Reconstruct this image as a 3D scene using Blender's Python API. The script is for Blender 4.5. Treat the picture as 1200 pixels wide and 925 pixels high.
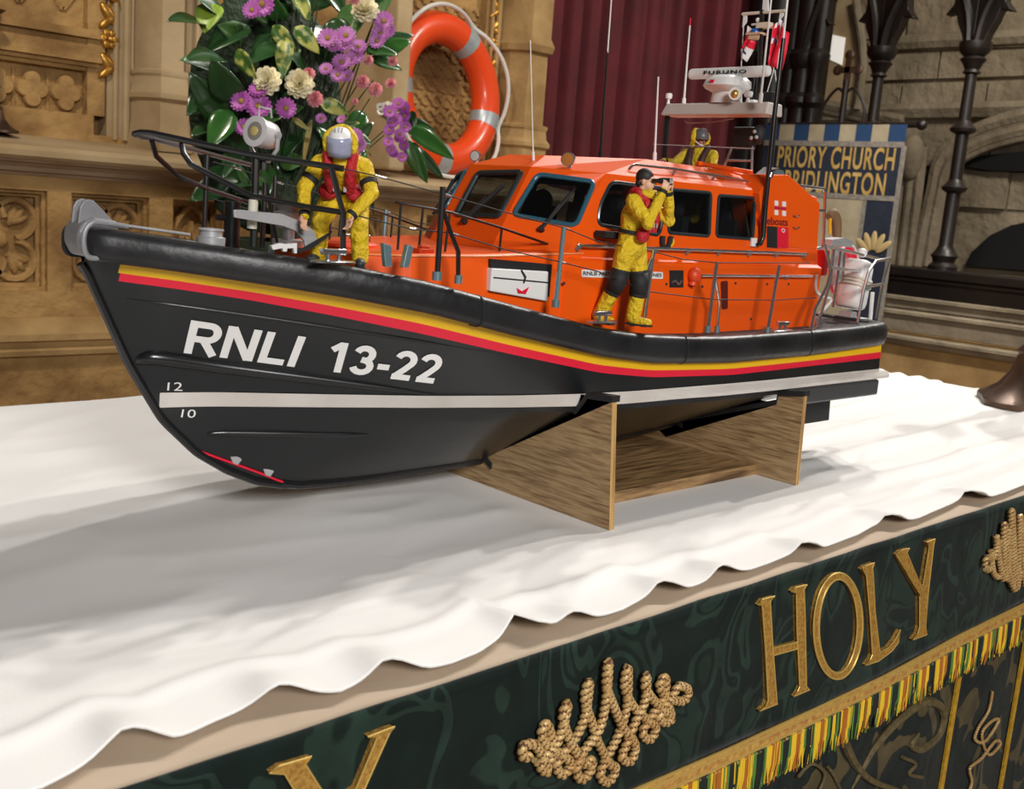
import bpy, bmesh, math, random
from mathutils import Vector, Matrix, noise
from mathutils.geometry import tessellate_polygon
random.seed(11)
for _o in list(bpy.data.objects): bpy.data.objects.remove(_o)
C = bpy.context.scene.collection
scn = bpy.context.scene
# ---------------------------------------------------------------- camera
FPX = 1241.6; CXP, CYP = 600.0, 462.5
RC = ((0.729878, -0.679228, 0.076991), (-0.065424, -0.181523, -0.981208), (0.680439, 0.711125, -0.176928))
CAM = Vector((0, 0, 1.33))
cd = bpy.data.cameras.new('camera'); cam = bpy.data.objects.new('camera', cd); C.objects.link(cam)
cd.sensor_width = 36; cd.sensor_fit = 'HORIZONTAL'; cd.lens = FPX/1200*36
cd.clip_start = .02
r0, r1, r2 = [Vector(r) for r in RC]
m = Matrix.Identity(4)
for i in range(3): m[i][0] = r0[i]; m[i][1] = -r1[i]; m[i][2] = -r2[i]; m[i][3] = CAM[i]
cam.matrix_world = m
cd.dof.use_dof = True; cd.dof.focus_distance = 1.15; cd.dof.aperture_fstop = 16
scn.camera = cam
scn.view_settings.view_transform = 'Standard'; scn.view_settings.look = 'None'
scn.view_settings.gamma = 1; scn.view_settings.use_curve_mapping = False
scn.view_settings.exposure = 0.0
# ---------------------------------------------------------------- light
w = bpy.data.worlds.new('church_air'); scn.world = w; w.use_nodes = True
w.node_tree.nodes['Background'].inputs[0].default_value = (.80, .76, .74, 1)
w.node_tree.nodes['Background'].inputs[1].default_value = .06
def lamp(name, kind, loc, target, energy, col=(1, .955, .90), size=.1, spot=60, blend=.6):
    l = bpy.data.lights.new(name, kind); l.energy = energy; l.color = col
    if kind == 'SPOT': l.spot_size = math.radians(spot); l.spot_blend = blend; l.shadow_soft_size = size
    if kind == 'AREA': l.size = size
    if kind == 'POINT': l.shadow_soft_size = size
    o = bpy.data.objects.new(name, l); C.objects.link(o); o.location = loc
    o.rotation_euler = (Vector(target)-Vector(loc)).to_track_quat('-Z', 'Y').to_euler(); return o
lamp('chancel_spot', 'SPOT', (6.0, 2.0, 6.5), (.9, .9, 1.1), 900, size=.11, spot=38)
lamp('chancel_spot', 'SPOT', (6.6, 1.15, 5.7), (.9, .9, 1.1), 690, size=.10, spot=38)
lamp('chancel_spot', 'SPOT', (4.8, 2.85, 6.7), (.9, .9, 1.1), 560, size=.10, spot=38)
lamp('front_fill', 'AREA', (-.5, -2.3, 2.6), (.9, 1.2, 1.1), 112, size=.9, col=(1, .975, .95))  # broad fill lamp, added low in front to brighten the port side
lamp('reredos_spot', 'SPOT', (.2, 1.7, 3.9), (1.5, 3.9, 1.2), 200, size=.12, spot=75, col=(1, .9, .74))
lamp('reredos_spot', 'SPOT', (2.5, 1.9, 3.9), (3.3, 3.9, 1.6), 90, size=.12, spot=65, col=(1, .92, .8))
lamp('plinth_fill_spot', 'SPOT', (3.0, 1.6, 3.6), (5.5, 2.2, .8), 330, size=.1, spot=55)  # extra spot, added to brighten the stone plinth and its ledges
lamp('aisle_light', 'AREA', (5.0, 1.0, 4.2), (6.6, 2.6, 1.6), 110, size=.8, col=(1, .93, .82))
# ---------------------------------------------------------------- helpers
def ray(px, py):
    d = Vector((px-CXP, py-CYP, FPX))
    return r0*d.x + r1*d.y + r2*d.z
def at(px, py, X=None, Y=None, Z=None):
    r = ray(px, py)
    if X is not None: t = (X-CAM.x)/r.x
    elif Y is not None: t = (Y-CAM.y)/r.y
    else: t = (Z-CAM.z)/r.z
    return CAM + r*t
def atp(px, py, p, n):
    r = ray(px, py); return CAM + r*((p-CAM).dot(n)/r.dot(n))
YC = .9
def B(px, py, v): return at(px, py, Y=YC-v)
def V3(*a): return Vector(a)
WL = {}
def tag(o, label=None, cat=None, group=None, kind=None):
    if label: o['label'] = label
    if cat: o['category'] = cat
    if group: o['group'] = group
    if kind: o['kind'] = kind
    return o
def empty(name, loc, label=None, cat=None, group=None):
    o = bpy.data.objects.new(name, None); C.objects.link(o); o.location = loc
    o.empty_display_size = .02; WL[o] = Vector(loc); return tag(o, label, cat, group)
class MB:
    def __init__(s): s.v = []; s.f = []; s.mi = []; s.cur = 0
    def add(s, vs, fs, M=None):
        b = len(s.v)
        for p in vs:
            p = Vector(p); s.v.append(M @ p if M else p)
        for f in fs: s.f.append([b+i for i in f]); s.mi.append(s.cur)
        return s
    def box(s, c, d, M=None):
        c = Vector(c); x, y, z = d[0]/2, d[1]/2, d[2]/2
        vs = [c+Vector((sx*x, sy*y, sz*z)) for sx in (-1, 1) for sy in (-1, 1) for sz in (-1, 1)]
        return s.add(vs, [(0, 1, 3, 2), (4, 6, 7, 5), (0, 4, 5, 1), (2, 3, 7, 6), (0, 2, 6, 4), (1, 5, 7, 3)], M)
    def bx(s, x0, x1, y0, y1, z0, z1): return s.box(((x0+x1)/2, (y0+y1)/2, (z0+z1)/2), (abs(x1-x0), abs(y1-y0), abs(z1-z0)))
    def rings(s, R, closed=True, caps=True):
        n = len(R[0]); fs = []
        for i in range(len(R)-1):
            for j in range(n if closed else n-1):
                k = (j+1) % n; fs.append((i*n+j, i*n+k, (i+1)*n+k, (i+1)*n+j))
        if caps: fs.append(tuple(range(n))[::-1]); fs.append(tuple((len(R)-1)*n+j for j in range(n)))
        return s.add([p for r in R for p in r], fs)
    def tube(s, pts, r, seg=8, closed=False, caps=True, sub=0, flat=1.0):
        pts = [Vector(p) for p in pts]
        rr = list(r) if isinstance(r, (list, tuple)) else [r]*len(pts)
        if sub: pts, rr = smooth_path(pts, rr, sub, closed)
        n = len(pts); R = []; up = None
        for i, p in enumerate(pts):
            a = pts[(i-1) % n] if (closed or i > 0) else p
            b = pts[(i+1) % n] if (closed or i < n-1) else p
            t = (b-a); t = t.normalized() if t.length > 1e-9 else Vector((0, 0, 1))
            if up is None: up = Vector((0, 0, 1)) if abs(t.z) < .9 else Vector((1, 0, 0))
            u = (up - t*up.dot(t))
            if u.length < 1e-6: u = t.orthogonal()
            u.normalize(); w_ = t.cross(u); up = u
            R.append([p + (u*math.cos(2*math.pi*k/seg)*flat + w_*math.sin(2*math.pi*k/seg))*rr[i] for k in range(seg)])
        if closed: R.append(R[0]); caps = False
        return s.rings(R, True, caps)
    def lathe(s, prof, seg=20, M=None, caps=True):
        b = len(s.v)
        s.rings([[Vector((r*math.cos(2*math.pi*k/seg), r*math.sin(2*math.pi*k/seg), z)) for k in range(seg)] for r, z in prof], True, caps)
        if M:
            for i in range(b, len(s.v)): s.v[i] = M @ s.v[i]
        return s
    def prism(s, poly, off):
        poly = [Vector(p) for p in poly]; off = Vector(off); n = len(poly)
        fs = [tuple(range(n)), tuple(range(2*n-1, n-1, -1))]+[(i, n+i, n+(i+1) % n, (i+1) % n) for i in range(n)]
        return s.add(poly+[p+off for p in poly], fs)
    def sphere(s, c, r, seg=14, M=None, z0=-1.0, z1=1.0):
        if not isinstance(r, (tuple, list)): r = (r, r, r)
        c = Vector(c); nv = max(6, seg//2+2); R = []
        a0, a1 = math.asin(z0), math.asin(z1)
        for i in range(nv+1):
            a = a0+(a1-a0)*i/nv; ca = max(math.cos(a), 1e-4)
            ring = [c+Vector((r[0]*ca*math.cos(2*math.pi*k/seg), r[1]*ca*math.sin(2*math.pi*k/seg), r[2]*math.sin(a))) for k in range(seg)]
            R.append([M @ p for p in ring] if M else ring)
        return s.rings(R)
    def grid(s, rows): return s.rings(rows, False, False)
    def build(s, name, mat, parent=None, smooth=True, local=False, bevel=0, seg=2, recalc=True, angle=40, solid=0, weld=0):
        me = bpy.data.meshes.new(name)
        off = Vector((0, 0, 0))
        if parent is not None and not local: off = WL.get(parent, off)
        me.from_pydata([p-off for p in s.v], [], s.f)
        mats = mat if isinstance(mat, (list, tuple)) else [mat]
        for m_ in mats: me.materials.append(m_)
        me.polygons.foreach_set('material_index', s.mi)
        bm = bmesh.new(); bm.from_mesh(me)
        if weld: bmesh.ops.remove_doubles(bm, verts=bm.verts, dist=weld)
        if recalc: bmesh.ops.recalc_face_normals(bm, faces=bm.faces)
        bm.to_mesh(me); bm.free()
        o = bpy.data.objects.new(name, me); C.objects.link(o)
        if parent is not None: o.parent = parent; WL[o] = off
        if smooth:
            me.polygons.foreach_set('use_smooth', [True]*len(me.polygons))
            me.set_sharp_from_angle(angle=math.radians(angle))
        if bevel:
            b = o.modifiers.new('bevel', 'BEVEL'); b.width = bevel; b.segments = seg; b.limit_method = 'ANGLE'; b.angle_limit = math.radians(30)
        if solid:
            b = o.modifiers.new('solid', 'SOLIDIFY'); b.thickness = abs(solid); b.offset = -1 if solid > 0 else 0
        return o
def smooth_path(pts, rr, sub, closed=False):
    n = len(pts); P = []; Q = []
    rng = range(n if closed else n-1)
    for i in rng:
        g = (lambda k: pts[k % n]) if closed else (lambda k: pts[min(max(k, 0), n-1)])
        p0, p1, p2, p3 = g(i-1), g(i), g(i+1), g(i+2)
        for k in range(sub):
            t = k/sub
            P.append(.5*((2*p1)+(p2-p0)*t+(2*p0-5*p1+4*p2-p3)*t*t+(3*p1-p0-3*p2+p3)*t**3))
            Q.append(rr[i]*(1-t)+rr[(i+1) % n]*t)
    if not closed: P.append(pts[-1]); Q.append(rr[-1])
    return P, Q
def roundpoly(P, r, seg=5):
    out = []; n = len(P)
    for i in range(n):
        a, p, b = Vector(P[i-1]), Vector(P[i]), Vector(P[(i+1) % n])
        d0 = (a-p); d1 = (b-p); k = min(r, d0.length*.45, d1.length*.45)
        s, e = p+d0.normalized()*k, p+d1.normalized()*k
        for j in range(seg+1):
            t = j/seg; out.append(s*(1-t)**2+p*2*t*(1-t)+e*t*t)
    return out
def interp(x, xs, ys):
    if x <= xs[0]: return ys[0]
    for i in range(1, len(xs)):
        if x <= xs[i]:
            t = (x-xs[i-1])/(xs[i]-xs[i-1]); return ys[i-1]*(1-t)+ys[i]*t
    return ys[-1]
def text_mesh(txt, size=1.0, shear=0, weight=0, spacing=1.0, depth=0):
    cu = bpy.data.curves.new('t', 'FONT'); cu.body = txt; cu.size = size; cu.shear = shear; cu.offset = weight
    cu.space_character = spacing; cu.extrude = depth; cu.align_x = 'LEFT'
    o = bpy.data.objects.new('t', cu); C.objects.link(o)
    bpy.context.view_layer.update()
    me = bpy.data.meshes.new_from_object(o.evaluated_get(bpy.context.evaluated_depsgraph_get()))
    vs = [v.co.copy() for v in me.vertices]; fs = [tuple(p.vertices) for p in me.polygons]
    bpy.data.objects.remove(o); bpy.data.curves.remove(cu); bpy.data.meshes.remove(me)
    x0 = min(v.x for v in vs); x1 = max(v.x for v in vs); y0 = min(v.y for v in vs); y1 = max(v.y for v in vs)
    return [Vector(((v.x-x0)/(x1-x0), (v.y-y0)/(y1-y0), v.z)) for v in vs], fs   # unit box
def text_quad(name, txt, quad, mat, parent=None, fn=None, off=.0006, sub=0, **k):
    """text stretched over the quad (bl, br, tr, tl); fn lifts every point onto a surface"""
    vs, fs = text_mesh(txt, **k); bl, br, tr, tl = [Vector(q) for q in quad]
    n = (br-bl).cross(tl-bl).normalized()
    b = MB()
    P = []
    bm = bmesh.new()
    bv = [bm.verts.new(v) for v in vs]
    for f in fs:
        try: bm.faces.new([bv[i] for i in f])
        except ValueError: pass
    if sub:
        bmesh.ops.triangulate(bm, faces=bm.faces)
        for _ in range(sub): bmesh.ops.subdivide_edges(bm, edges=[e for e in bm.edges if e.calc_length() > .03], cuts=1)
    bm.verts.index_update()
    for v in bm.verts:
        x, y = v.co.x, v.co.y
        p = (bl*(1-x)+br*x)*(1-y)+(tl*(1-x)+tr*x)*y
        P.append(fn(p) if fn else p+n*off)
    b.add(P, [tuple(v.index for v in f.verts) for f in bm.faces]); bm.free()
    return b.build(name, mat, parent, smooth=False, recalc=False)
def xf(loc=(0, 0, 0), rz=0, rx=0, ry=0, s=1):
    return Matrix.Translation(Vector(loc)) @ Matrix.Rotation(rz, 4, 'Z') @ Matrix.Rotation(ry, 4, 'Y') @ Matrix.Rotation(rx, 4, 'X') @ Matrix.Scale(s, 4)
def aim(loc, d, s=1):
    return Matrix.Translation(Vector(loc)) @ Vector(d).to_track_quat('Z', 'Y').to_matrix().to_4x4() @ Matrix.Scale(s, 4)
# ---------------------------------------------------------------- materials
def mat(name, col, rough=.5, metal=0, col2=None, scale=8, detail=6, bump=0, bscale=None, lo=.35, hi=.65, coat=0, sheen=0, stretch=None, spec=.5, dist=.01, trans=0):
    M = bpy.data.materials.new(name); M.use_nodes = True; nt = M.node_tree; b = nt.nodes['Principled BSDF']
    b.inputs['Base Color'].default_value = (*col, 1); b.inputs['Roughness'].default_value = rough; b.inputs['Metallic'].default_value = metal
    b.inputs['Coat Weight'].default_value = coat; b.inputs['Coat Roughness'].default_value = .12; b.inputs['Sheen Weight'].default_value = sheen
    b.inputs['Specular IOR Level'].default_value = spec; b.inputs['Transmission Weight'].default_value = trans
    if col2 or bump:
        tc = nt.nodes.new('ShaderNodeTexCoord'); mp = nt.nodes.new('ShaderNodeMapping'); nt.links.new(tc.outputs['Object'], mp.inputs[0])
        if stretch: mp.inputs['Scale'].default_value = stretch
    if col2:
        n = nt.nodes.new('ShaderNodeTexNoise'); n.inputs['Scale'].default_value = scale; n.inputs['Detail'].default_value = detail
        nt.links.new(mp.outputs[0], n.inputs['Vector'])
        r = nt.nodes.new('ShaderNodeValToRGB'); r.color_ramp.elements[0].color = (*col, 1); r.color_ramp.elements[1].color = (*col2, 1)
        r.color_ramp.elements[0].position = lo; r.color_ramp.elements[1].position = hi
        nt.links.new(n.outputs['Fac'], r.inputs[0]); nt.links.new(r.outputs[0], b.inputs['Base Color'])
    if bump:
        n2 = nt.nodes.new('ShaderNodeTexNoise'); n2.inputs['Scale'].default_value = bscale or scale*3; n2.inputs['Detail'].default_value = 8
        nt.links.new(mp.outputs[0], n2.inputs['Vector'])
        bp = nt.nodes.new('ShaderNodeBump'); bp.inputs['Strength'].default_value = bump; bp.inputs['Distance'].default_value = dist
        nt.links.new(n2.outputs['Fac'], bp.inputs['Height']); nt.links.new(bp.outputs[0], b.inputs['Normal'])
    return M
def glass(name, tint, gl=.05):
    M = bpy.data.materials.new(name); M.use_nodes = True; nt = M.node_tree; nt.nodes.clear()
    o = nt.nodes.new('ShaderNodeOutputMaterial'); mx = nt.nodes.new('ShaderNodeMixShader'); t = nt.nodes.new('ShaderNodeBsdfTransparent'); g = nt.nodes.new('ShaderNodeBsdfGlossy')
    t.inputs[0].default_value = (*tint, 1); g.inputs['Roughness'].default_value = .04
    lw = nt.nodes.new('ShaderNodeLayerWeight'); p = nt.nodes.new('ShaderNodeMath'); p.operation = 'POWER'; p.inputs[1].default_value = 4
    q = nt.nodes.new('ShaderNodeMath'); q.operation = 'MULTIPLY_ADD'; q.inputs[1].default_value = .5; q.inputs[2].default_value = gl
    nt.links.new(lw.outputs['Facing'], p.inputs[0]); nt.links.new(p.outputs[0], q.inputs[0])
    nt.links.new(q.outputs[0], mx.inputs[0]); nt.links.new(t.outputs[0], mx.inputs[1]); nt.links.new(g.outputs[0], mx.inputs[2]); nt.links.new(mx.outputs[0], o.inputs[0])
    return M
K = {}
K['hull'] = mat('hull_black', (.008, .0095, .011), .33, coat=.2, bump=.05, scale=20, bscale=30)
K['fender'] = mat('fender_rubber', (.008, .008, .009), .4, col2=(.020, .020, .022), scale=18, bump=.25, bscale=60, dist=.004)
K['black'] = mat('black_gloss', (.010, .010, .011), .3, coat=.3)
K['mblack'] = mat('black_matt', (.012, .012, .013), .7)
K['orange'] = mat('orange_paint', (.88, .105, .004), .42, coat=.08, spec=.3, col2=(.82, .092, .004), scale=6, bump=.03, bscale=24)
K['dorange'] = mat('orange_plastic', (.72, .06, .01), .45)
K['yellow'] = mat('yellow_stripe', (.80, .47, .008), .38)
K['red'] = mat('red_stripe', (.74, .012, .04), .38)
K['white'] = mat('white_paint', (.80, .79, .77), .4)
K['wl'] = mat('white_waterline', (.66, .62, .58), .45, col2=(.58, .53, .48), scale=15)
K['deck'] = mat('deck_nonslip', (.045, .040, .040), .8, col2=(.075, .066, .062), scale=60, bump=.3, bscale=300, dist=.002)
K['inner'] = mat('cabin_interior', (.05, .05, .052), .7)
K['alu'] = mat('brushed_alu', (.50, .50, .51), .42, .35, col2=(.42, .42, .43), scale=30, stretch=(1, 1, 6))
K['bowgrey'] = mat('bow_grey_casting', (.27, .27, .28), .5, .2, col2=(.22, .22, .23), scale=40)
K['steel'] = mat('stainless', (.62, .63, .65), .22, .95)
K['teal'] = mat('painted_steel', (.24, .36, .40), .3, .6)
K['wood'] = None
K['glass'] = glass('tinted_glass', (.62, .64, .66))
K['clear'] = glass('clear_screen', (.93, .94, .94))
K['suit'] = mat('yellow_suit', (.80, .56, .012), .6, col2=(.70, .46, .01), scale=9, bump=.5, bscale=11, dist=.03)
K['skin'] = mat('painted_skin', (.72, .42, .28), .5)
K['dskin'] = mat('tanned_painted_skin', (.36, .13, .08), .5)
K['jacket'] = mat('red_lifejacket', (.50, .012, .02), .55, bump=.4, bscale=14, dist=.02)
K['hair'] = mat('dark_hair', (.018, .014, .012), .6)
K['gold'] = mat('gilding', (.66, .36, .07), .36, .75, col2=(.36, .17, .03), scale=30)
# ================================================================ THE CHURCH
K['stone'] = mat('warm_limestone', (.47, .285, .105), .85, col2=(.26, .14, .046), scale=4.2, detail=11, bump=.9, bscale=26, dist=.014, lo=.40, hi=.60)
K['stone2'] = mat('carved_limestone', (.48, .31, .13), .85, col2=(.32, .19, .07), scale=6, detail=8, bump=.5, bscale=40, dist=.008)
K['pale'] = mat('pale_dressed_stone', (.52, .39, .23), .8, col2=(.38, .265, .14), scale=4, bump=.35, bscale=40, dist=.006)
K['brownm'] = mat('brown_stone_moulding', (.27, .17, .10), .7, col2=(.36, .25, .15), scale=5, bump=.3, bscale=30, dist=.006)
K['gstone'] = mat('grey_rubble_stone', (.33, .27, .185), .9, col2=(.20, .16, .105), scale=2.4, detail=10, bump=.9, bscale=9, dist=.04)
K['gstone2'] = mat('weathered_moulding_stone', (.30, .245, .17), .9, col2=(.19, .15, .10), scale=5, detail=9, bump=.6, bscale=22, dist=.02)
K['dwood'] = mat('dark_oak', (.007, .0045, .004), .42, col2=(.013, .008, .006), scale=8, stretch=(1, 1, .2), bump=.15)
K['floor'] = mat('floor_tiles', (.20, .15, .11), .6, col2=(.28, .22, .16), scale=4)
def struct(o): o['kind'] = 'structure'; return o
fl = MB(); fl.bx(-4, 9, -4, 8, -.1, 0); struct(fl.build('floor', K['floor'], smooth=False))
YD, YU = 3.75, 4.0          # dado face, upper face of the reredos
# --- reredos
wb = MB()
wb.bx(-2.2, 6.6, YU+.1, YU+.4, 0, 4.2)
wb.bx(-2.2, 3.95, YD+.07, YU+.1, 0, 1.40)                 # dado core (floor of the panels)
def face_panels(b, x0, x1, z0, z1, yf, yb, holes):
    """a slab with rectangular openings, made of stiles and rails"""
    x = x0
    for a, c, zb, zt in holes:
        b.bx(x, a, yf, yb, z0, z1); b.bx(a, c, yf, yb, z0, zb); b.bx(a, c, yf, yb, zt, z1); x = c
        for k in range(2):                                # stepped reveal
            e = .012*(k+1); d = (yb-yf)*(.33*(k+1)); t = .012
            b.bx(a+e-t, a+e, yf+d, yb, zb, zt); b.bx(c-e, c-e+t, yf+d, yb, zb, zt)
            b.bx(a+e, c-e, yf+d, yb, zt-e, zt-e+t); b.bx(a+e, c-e, yf+d, yb, zb+e-t, zb+e)
    b.bx(x, x1, yf, yb, z0, z1)
holes = []; lay = []
for k in range(-1, 4):
    o = .78*k
    for a, c, kd in ((1.42+o, 1.70+o, 'q'), (1.79+o, 1.99+o, 'a')):
        if c < 3.9 and a > -2: holes.append((a, c, .91, 1.25)); lay.append((a, c, kd))
holes = [(1.06-.0, 1.34, .91, 1.25)] + [h for h in holes if h[0] > 1.36]; lay = [(1.06, 1.34, 'q')] + [h for h in lay if h[0] > 1.36]
face_panels(wb, -2.2, 3.95, .80, 1.31, YD, YD+.07, holes)
wb.bx(-2.2, 3.95, YD-.02, YD+.07, 0, .72)
for j in range(-4, 9): wb.bx(1.0+.44*j, 1.003+.44*j, YD-.0212, YD, 0, .70)
def arc(cx, cz, r, a0, a1, y, n=10): return [Vector((cx+r*math.cos(a0+(a1-a0)*i/n), y, cz+r*math.sin(a0+(a1-a0)*i/n))) for i in range(n+1)]
def quatre(b, cx, cz, r, y, tr, fill=True):
    for k in range(4):
        a = k*math.pi/2; ox, oz = cx+r*.95*math.cos(a), cz+r*.95*math.sin(a)
        b.tube(arc(ox, oz, r*.74, a-2.2, a+2.2, y, 12), tr, 6)
        if fill: b.sphere((ox, y+.02, oz), (r*.52, .02, r*.52), 12)
for a, c, kd in lay:
    cx, cz = (a+c)/2, 1.08; y = YD+.055
    if kd == 'q':
        for k in range(4):
            s = math.pi/4+k*math.pi/2; r = .085
            ox, oz = cx+r*math.cos(s)*.83, cz+r*math.sin(s)*1.15
            wb.tube(arc(ox, oz, .066, s-2.3, s+2.3, y, 12), .013, 6)
            for q in (-.5, 0, .5):
                M = Matrix.Translation((ox+.012*math.cos(s+q*2.4), y+.012, oz+.012*math.sin(s+q*2.4))) @ Matrix.Rotation(-(s+q), 4, 'Y')
                wb.sphere((0, 0, 0), (.042, .018, .016), 10, M)
        wb.sphere((cx, y, cz), (.03, .02, .03), 10)
    else:
        h = .155
        for sgn in (-1, 1):
            wb.tube([(cx+sgn*.078, y, .93), (cx+sgn*.078, y, 1.08), (cx+sgn*.066, y, 1.15), (cx+sgn*.036, y, 1.20), (cx, y, 1.235)], .012, 6, sub=4)
            wb.tube([(cx+sgn*.05, y, 1.06), (cx+sgn*.03, y, 1.12), (cx+sgn*.012, y, 1.10), (cx, y, 1.17)], .009, 6, sub=4)
        wb.tube([(cx, y, .93), (cx, y, 1.10)], .009, 6)
        wb.sphere((cx, y+.015, 1.0), (.03, .02, .06), 10)
# --- upper reredos carving
def zpx(px, py, y=YU): return at(px, py, Y=y)
wb.bx(-2.2, 3.95, YU, YU+.1, 1.38, 1.46)
xq0, xq1 = -1.0, zpx(105, 100).x
wb.bx(-2.2, xq1+.02, YU+.01, YU+.1, 1.45, 1.53)
for k in range(7):                                        # strip of quatrefoils
    cx = xq1-.07-.118*k; cz = 1.60
    for q in range(4):
        a = q*math.pi/2; wb.lathe([(.030, 0), (.030, .026), (.026, .032), (.012, .034), (.001, .034)], 16, Matrix.Translation((cx+.026*math.cos(a), YU+.062, cz+.034*math.sin(a))) @ Matrix.Rotation(math.radians(90), 4, 'X'))
    wb.tube([(cx-.059, YU+.06, cz-.07), (cx-.059, YU+.06, cz+.07)], .008, 6)
wb.bx(-2.2, xq1+.02, YU+.06, YU+.12, 1.52, 1.70)
for z0, z1, d in ((1.685, 1.70, .0), (1.70, 1.715, -.02), (1.715, 1.735, -.045), (1.735, 1.775, -.03), (1.775, 1.80, 0), (1.80, 1.815, -.03), (1.815, 1.83, -.015)):
    wb.bx(-2.2, xq1+.035, YU+d+.02, YU+.1, z0, z1)
wb.bx(-2.2, xq1, YU+.05, YU+.1, 1.83, 2.6)
for k in range(8):                                        # diaper of crossed bars
    x = xq1-.08-.15*k
    for s in (-1, 1): wb.tube([(x, YU+.05, 1.89), (x+s*.30, YU+.05, 2.32)], .014, 6)
    for z in (1.93, 2.14): wb.sphere((x+.0, YU+.05, z), (.035, .02, .045), 10)
wb.bx(xq1-.005, xq1+.06, YU+.01, YU+.1, 1.53, 2.6)
# centre panel with foliage carving behind the lifebuoy
for i in range(8):
    for j in range(9):
        x = 2.98+.065*i+(.03 if j % 2 else 0); z = 1.64+.07*j
        wb.tube(arc(x, z, .026, 0, 5.2, YU+.06, 10), .009, 5); wb.sphere((x+.02, YU+.07, z+.02), (.018, .02, .018), 8)
wb.bx(2.93, 3.53, YU+.065, YU+.1, 1.45, 2.6)
wb.bx(2.93, 3.53, YU-.02, YU+.1, 1.44, 1.52); wb.bx(2.93, 3.53, YU+.02, YU+.1, 1.52, 1.58)
struct(wb.build('wall_back', K['stone'], smooth=True, angle=35))
# --- mouldings of the dado
def ledge(name, prof, x0, x1, m):
    b = MB(); b.rings([[Vector((x, y, z)) for y, z in prof] for x in (x0, x1)]); return struct(b.build(name, m, angle=25))
ledge('trim_1', [(YU+.05, 1.395), (YU+.05, 1.425), (YU-.02, 1.435), (YD-.07, 1.395), (YD-.085, 1.38), (YD-.085, 1.362), (YD-.07, 1.35)], -2.2, 3.95, K['pale'])
ledge('trim_2', [(YD+.06, 1.30), (YD+.06, 1.36), (YD-.065, 1.352), (YD-.06, 1.342), (YD-.045, 1.338), (YD-.03, 1.325), (YD-.03, 1.312), (YD-.012, 1.308), (YD-.006, 1.298)], -2.2, 3.95, K['brownm'])
ledge('trim_3', [(YD+.05, .70), (YD+.05, .83), (YD-.01, .82), (YD-.05, .79), (YD-.066, .77), (YD-.066, .748), (YD-.045, .74), (YD-.04, .722), (YD-.06, .712), (YD-.055, .695), (YD-.02, .685)], -2.2, 3.95, K['stone2'])
# --- piers, colonnettes
n_trim = [4]
def pier(x0, x1, m, yproj=.13, base=True):
    b = MB(); cx = (x0+x1)/2; hw = (x1-x0)/2
    def oct_(h, y0, z): return [Vector(p+(z,)) for p in ((cx-h, YU+.1), (cx-h, YU-y0*.35), (cx-h*.55, YU-y0), (cx+h*.55, YU-y0), (cx+h, YU-y0*.35), (cx+h, YU+.1))]
    prof = [(1.42, 1.35, .04), (1.47, 1.35, .04), (1.485, 1.25, .03), (1.53, 1.15, .02), (1.60, 1.15, .02), (1.612, 1.28, .035), (1.63, 1.28, .035), (1.65, 1.12, .02), (1.69, 1.08, .015), (1.70, 1.16, .02), (1.712, 1.16, .02), (1.72, .92, 0), (2.05, .9, 0), (2.06, 1.06, .02), (2.09, 1.1, .03), (2.13, .95, .01), (2.7, .95, .01)] if base else [(1.42, 1, 0), (2.7, 1, 0)]
    b.rings([oct_(hw*k, yproj+d, z) for z, k, d in prof])
    for s in (-1, 1):                                     # flanking shafts
        for e, r in ((.035, .014), (.075, .010)):
            b.tube([(cx+s*(hw+e), YU+.0, 1.45), (cx+s*(hw+e), YU+.0, 2.7)], r, 8)
        b.bx(cx+s*hw, cx+s*(hw+.10), YU+.015, YU+.1, 1.42, 2.7)
    o = struct(b.build('trim_%d' % n_trim[0], m, angle=30)); n_trim[0] += 1; return o
xa = at(163, 60, Y=YU-.1); xb = at(224, 60, Y=YU-.1)
pier(xa.x+.03, xb.x, K['pale'])
b = MB(); b.bx(at(462, 100, Y=3.7).x, at(480, 100, Y=3.7).x, 3.7, YU+.1, 1.43, 2.8); struct(b.build('trim_%d' % n_trim[0], K['pale'], smooth=False, bevel=.012)); n_trim[0] += 1
pier(at(597, 90, Y=YU-.1).x+.03, at(646, 90, Y=YU-.1).x, K['stone2'])
def vine(px0, px1, label):
    """gilded running vine in a hollow between two shafts"""
    x0 = at(px0, 60, Y=YU+.0).x; x1 = at(px1, 60, Y=YU+.0).x; cx = (x0+x1)/2; hw = (x1-x0)/2
    root = empty('gilded_vine_carving', (cx, YU+.04, 1.68), label, 'carving')
    b = MB(); b.tube([(cx+hw*.35*math.sin(k*1.5), YU+.02, 1.68+.05*k) for k in range(16)], .008, 6, sub=4); b.build('stem', K['gold'], root)
    for k in range(9):
        z = 1.72+.088*k; s = 1 if k % 2 else -1
        b = MB()
        if k % 3 == 1:
            for q in range(6):
                a = q*math.pi/3; b.sphere((cx+.022*math.cos(a), YU+.0, z+.022*math.sin(a)), (.016, .012, .016), 8)
            b.sphere((cx, YU-.01, z), .012, 8); b.build('rosette', K['gold'], root)
        else:
            M = Matrix.Translation((cx, YU+.005, z)) @ Matrix.Rotation(s*.7, 4, 'Y')
            b.sphere((0, 0, 0), (.022, .014, .048), 10, M); M = Matrix.Translation((cx+s*.012, YU, z-.03)) @ Matrix.Rotation(-s*.9, 4, 'Y')
            b.sphere((0, 0, 0), (.014, .012, .036), 10, M); b.build('leaf', K['gold'], root)
    return root
vine(119, 137, 'gilded vine carving running up the stone reredos left of the flowers')
vine(568, 590, 'gilded vine carving between stone shafts just right of the orange lifebuoy')
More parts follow.
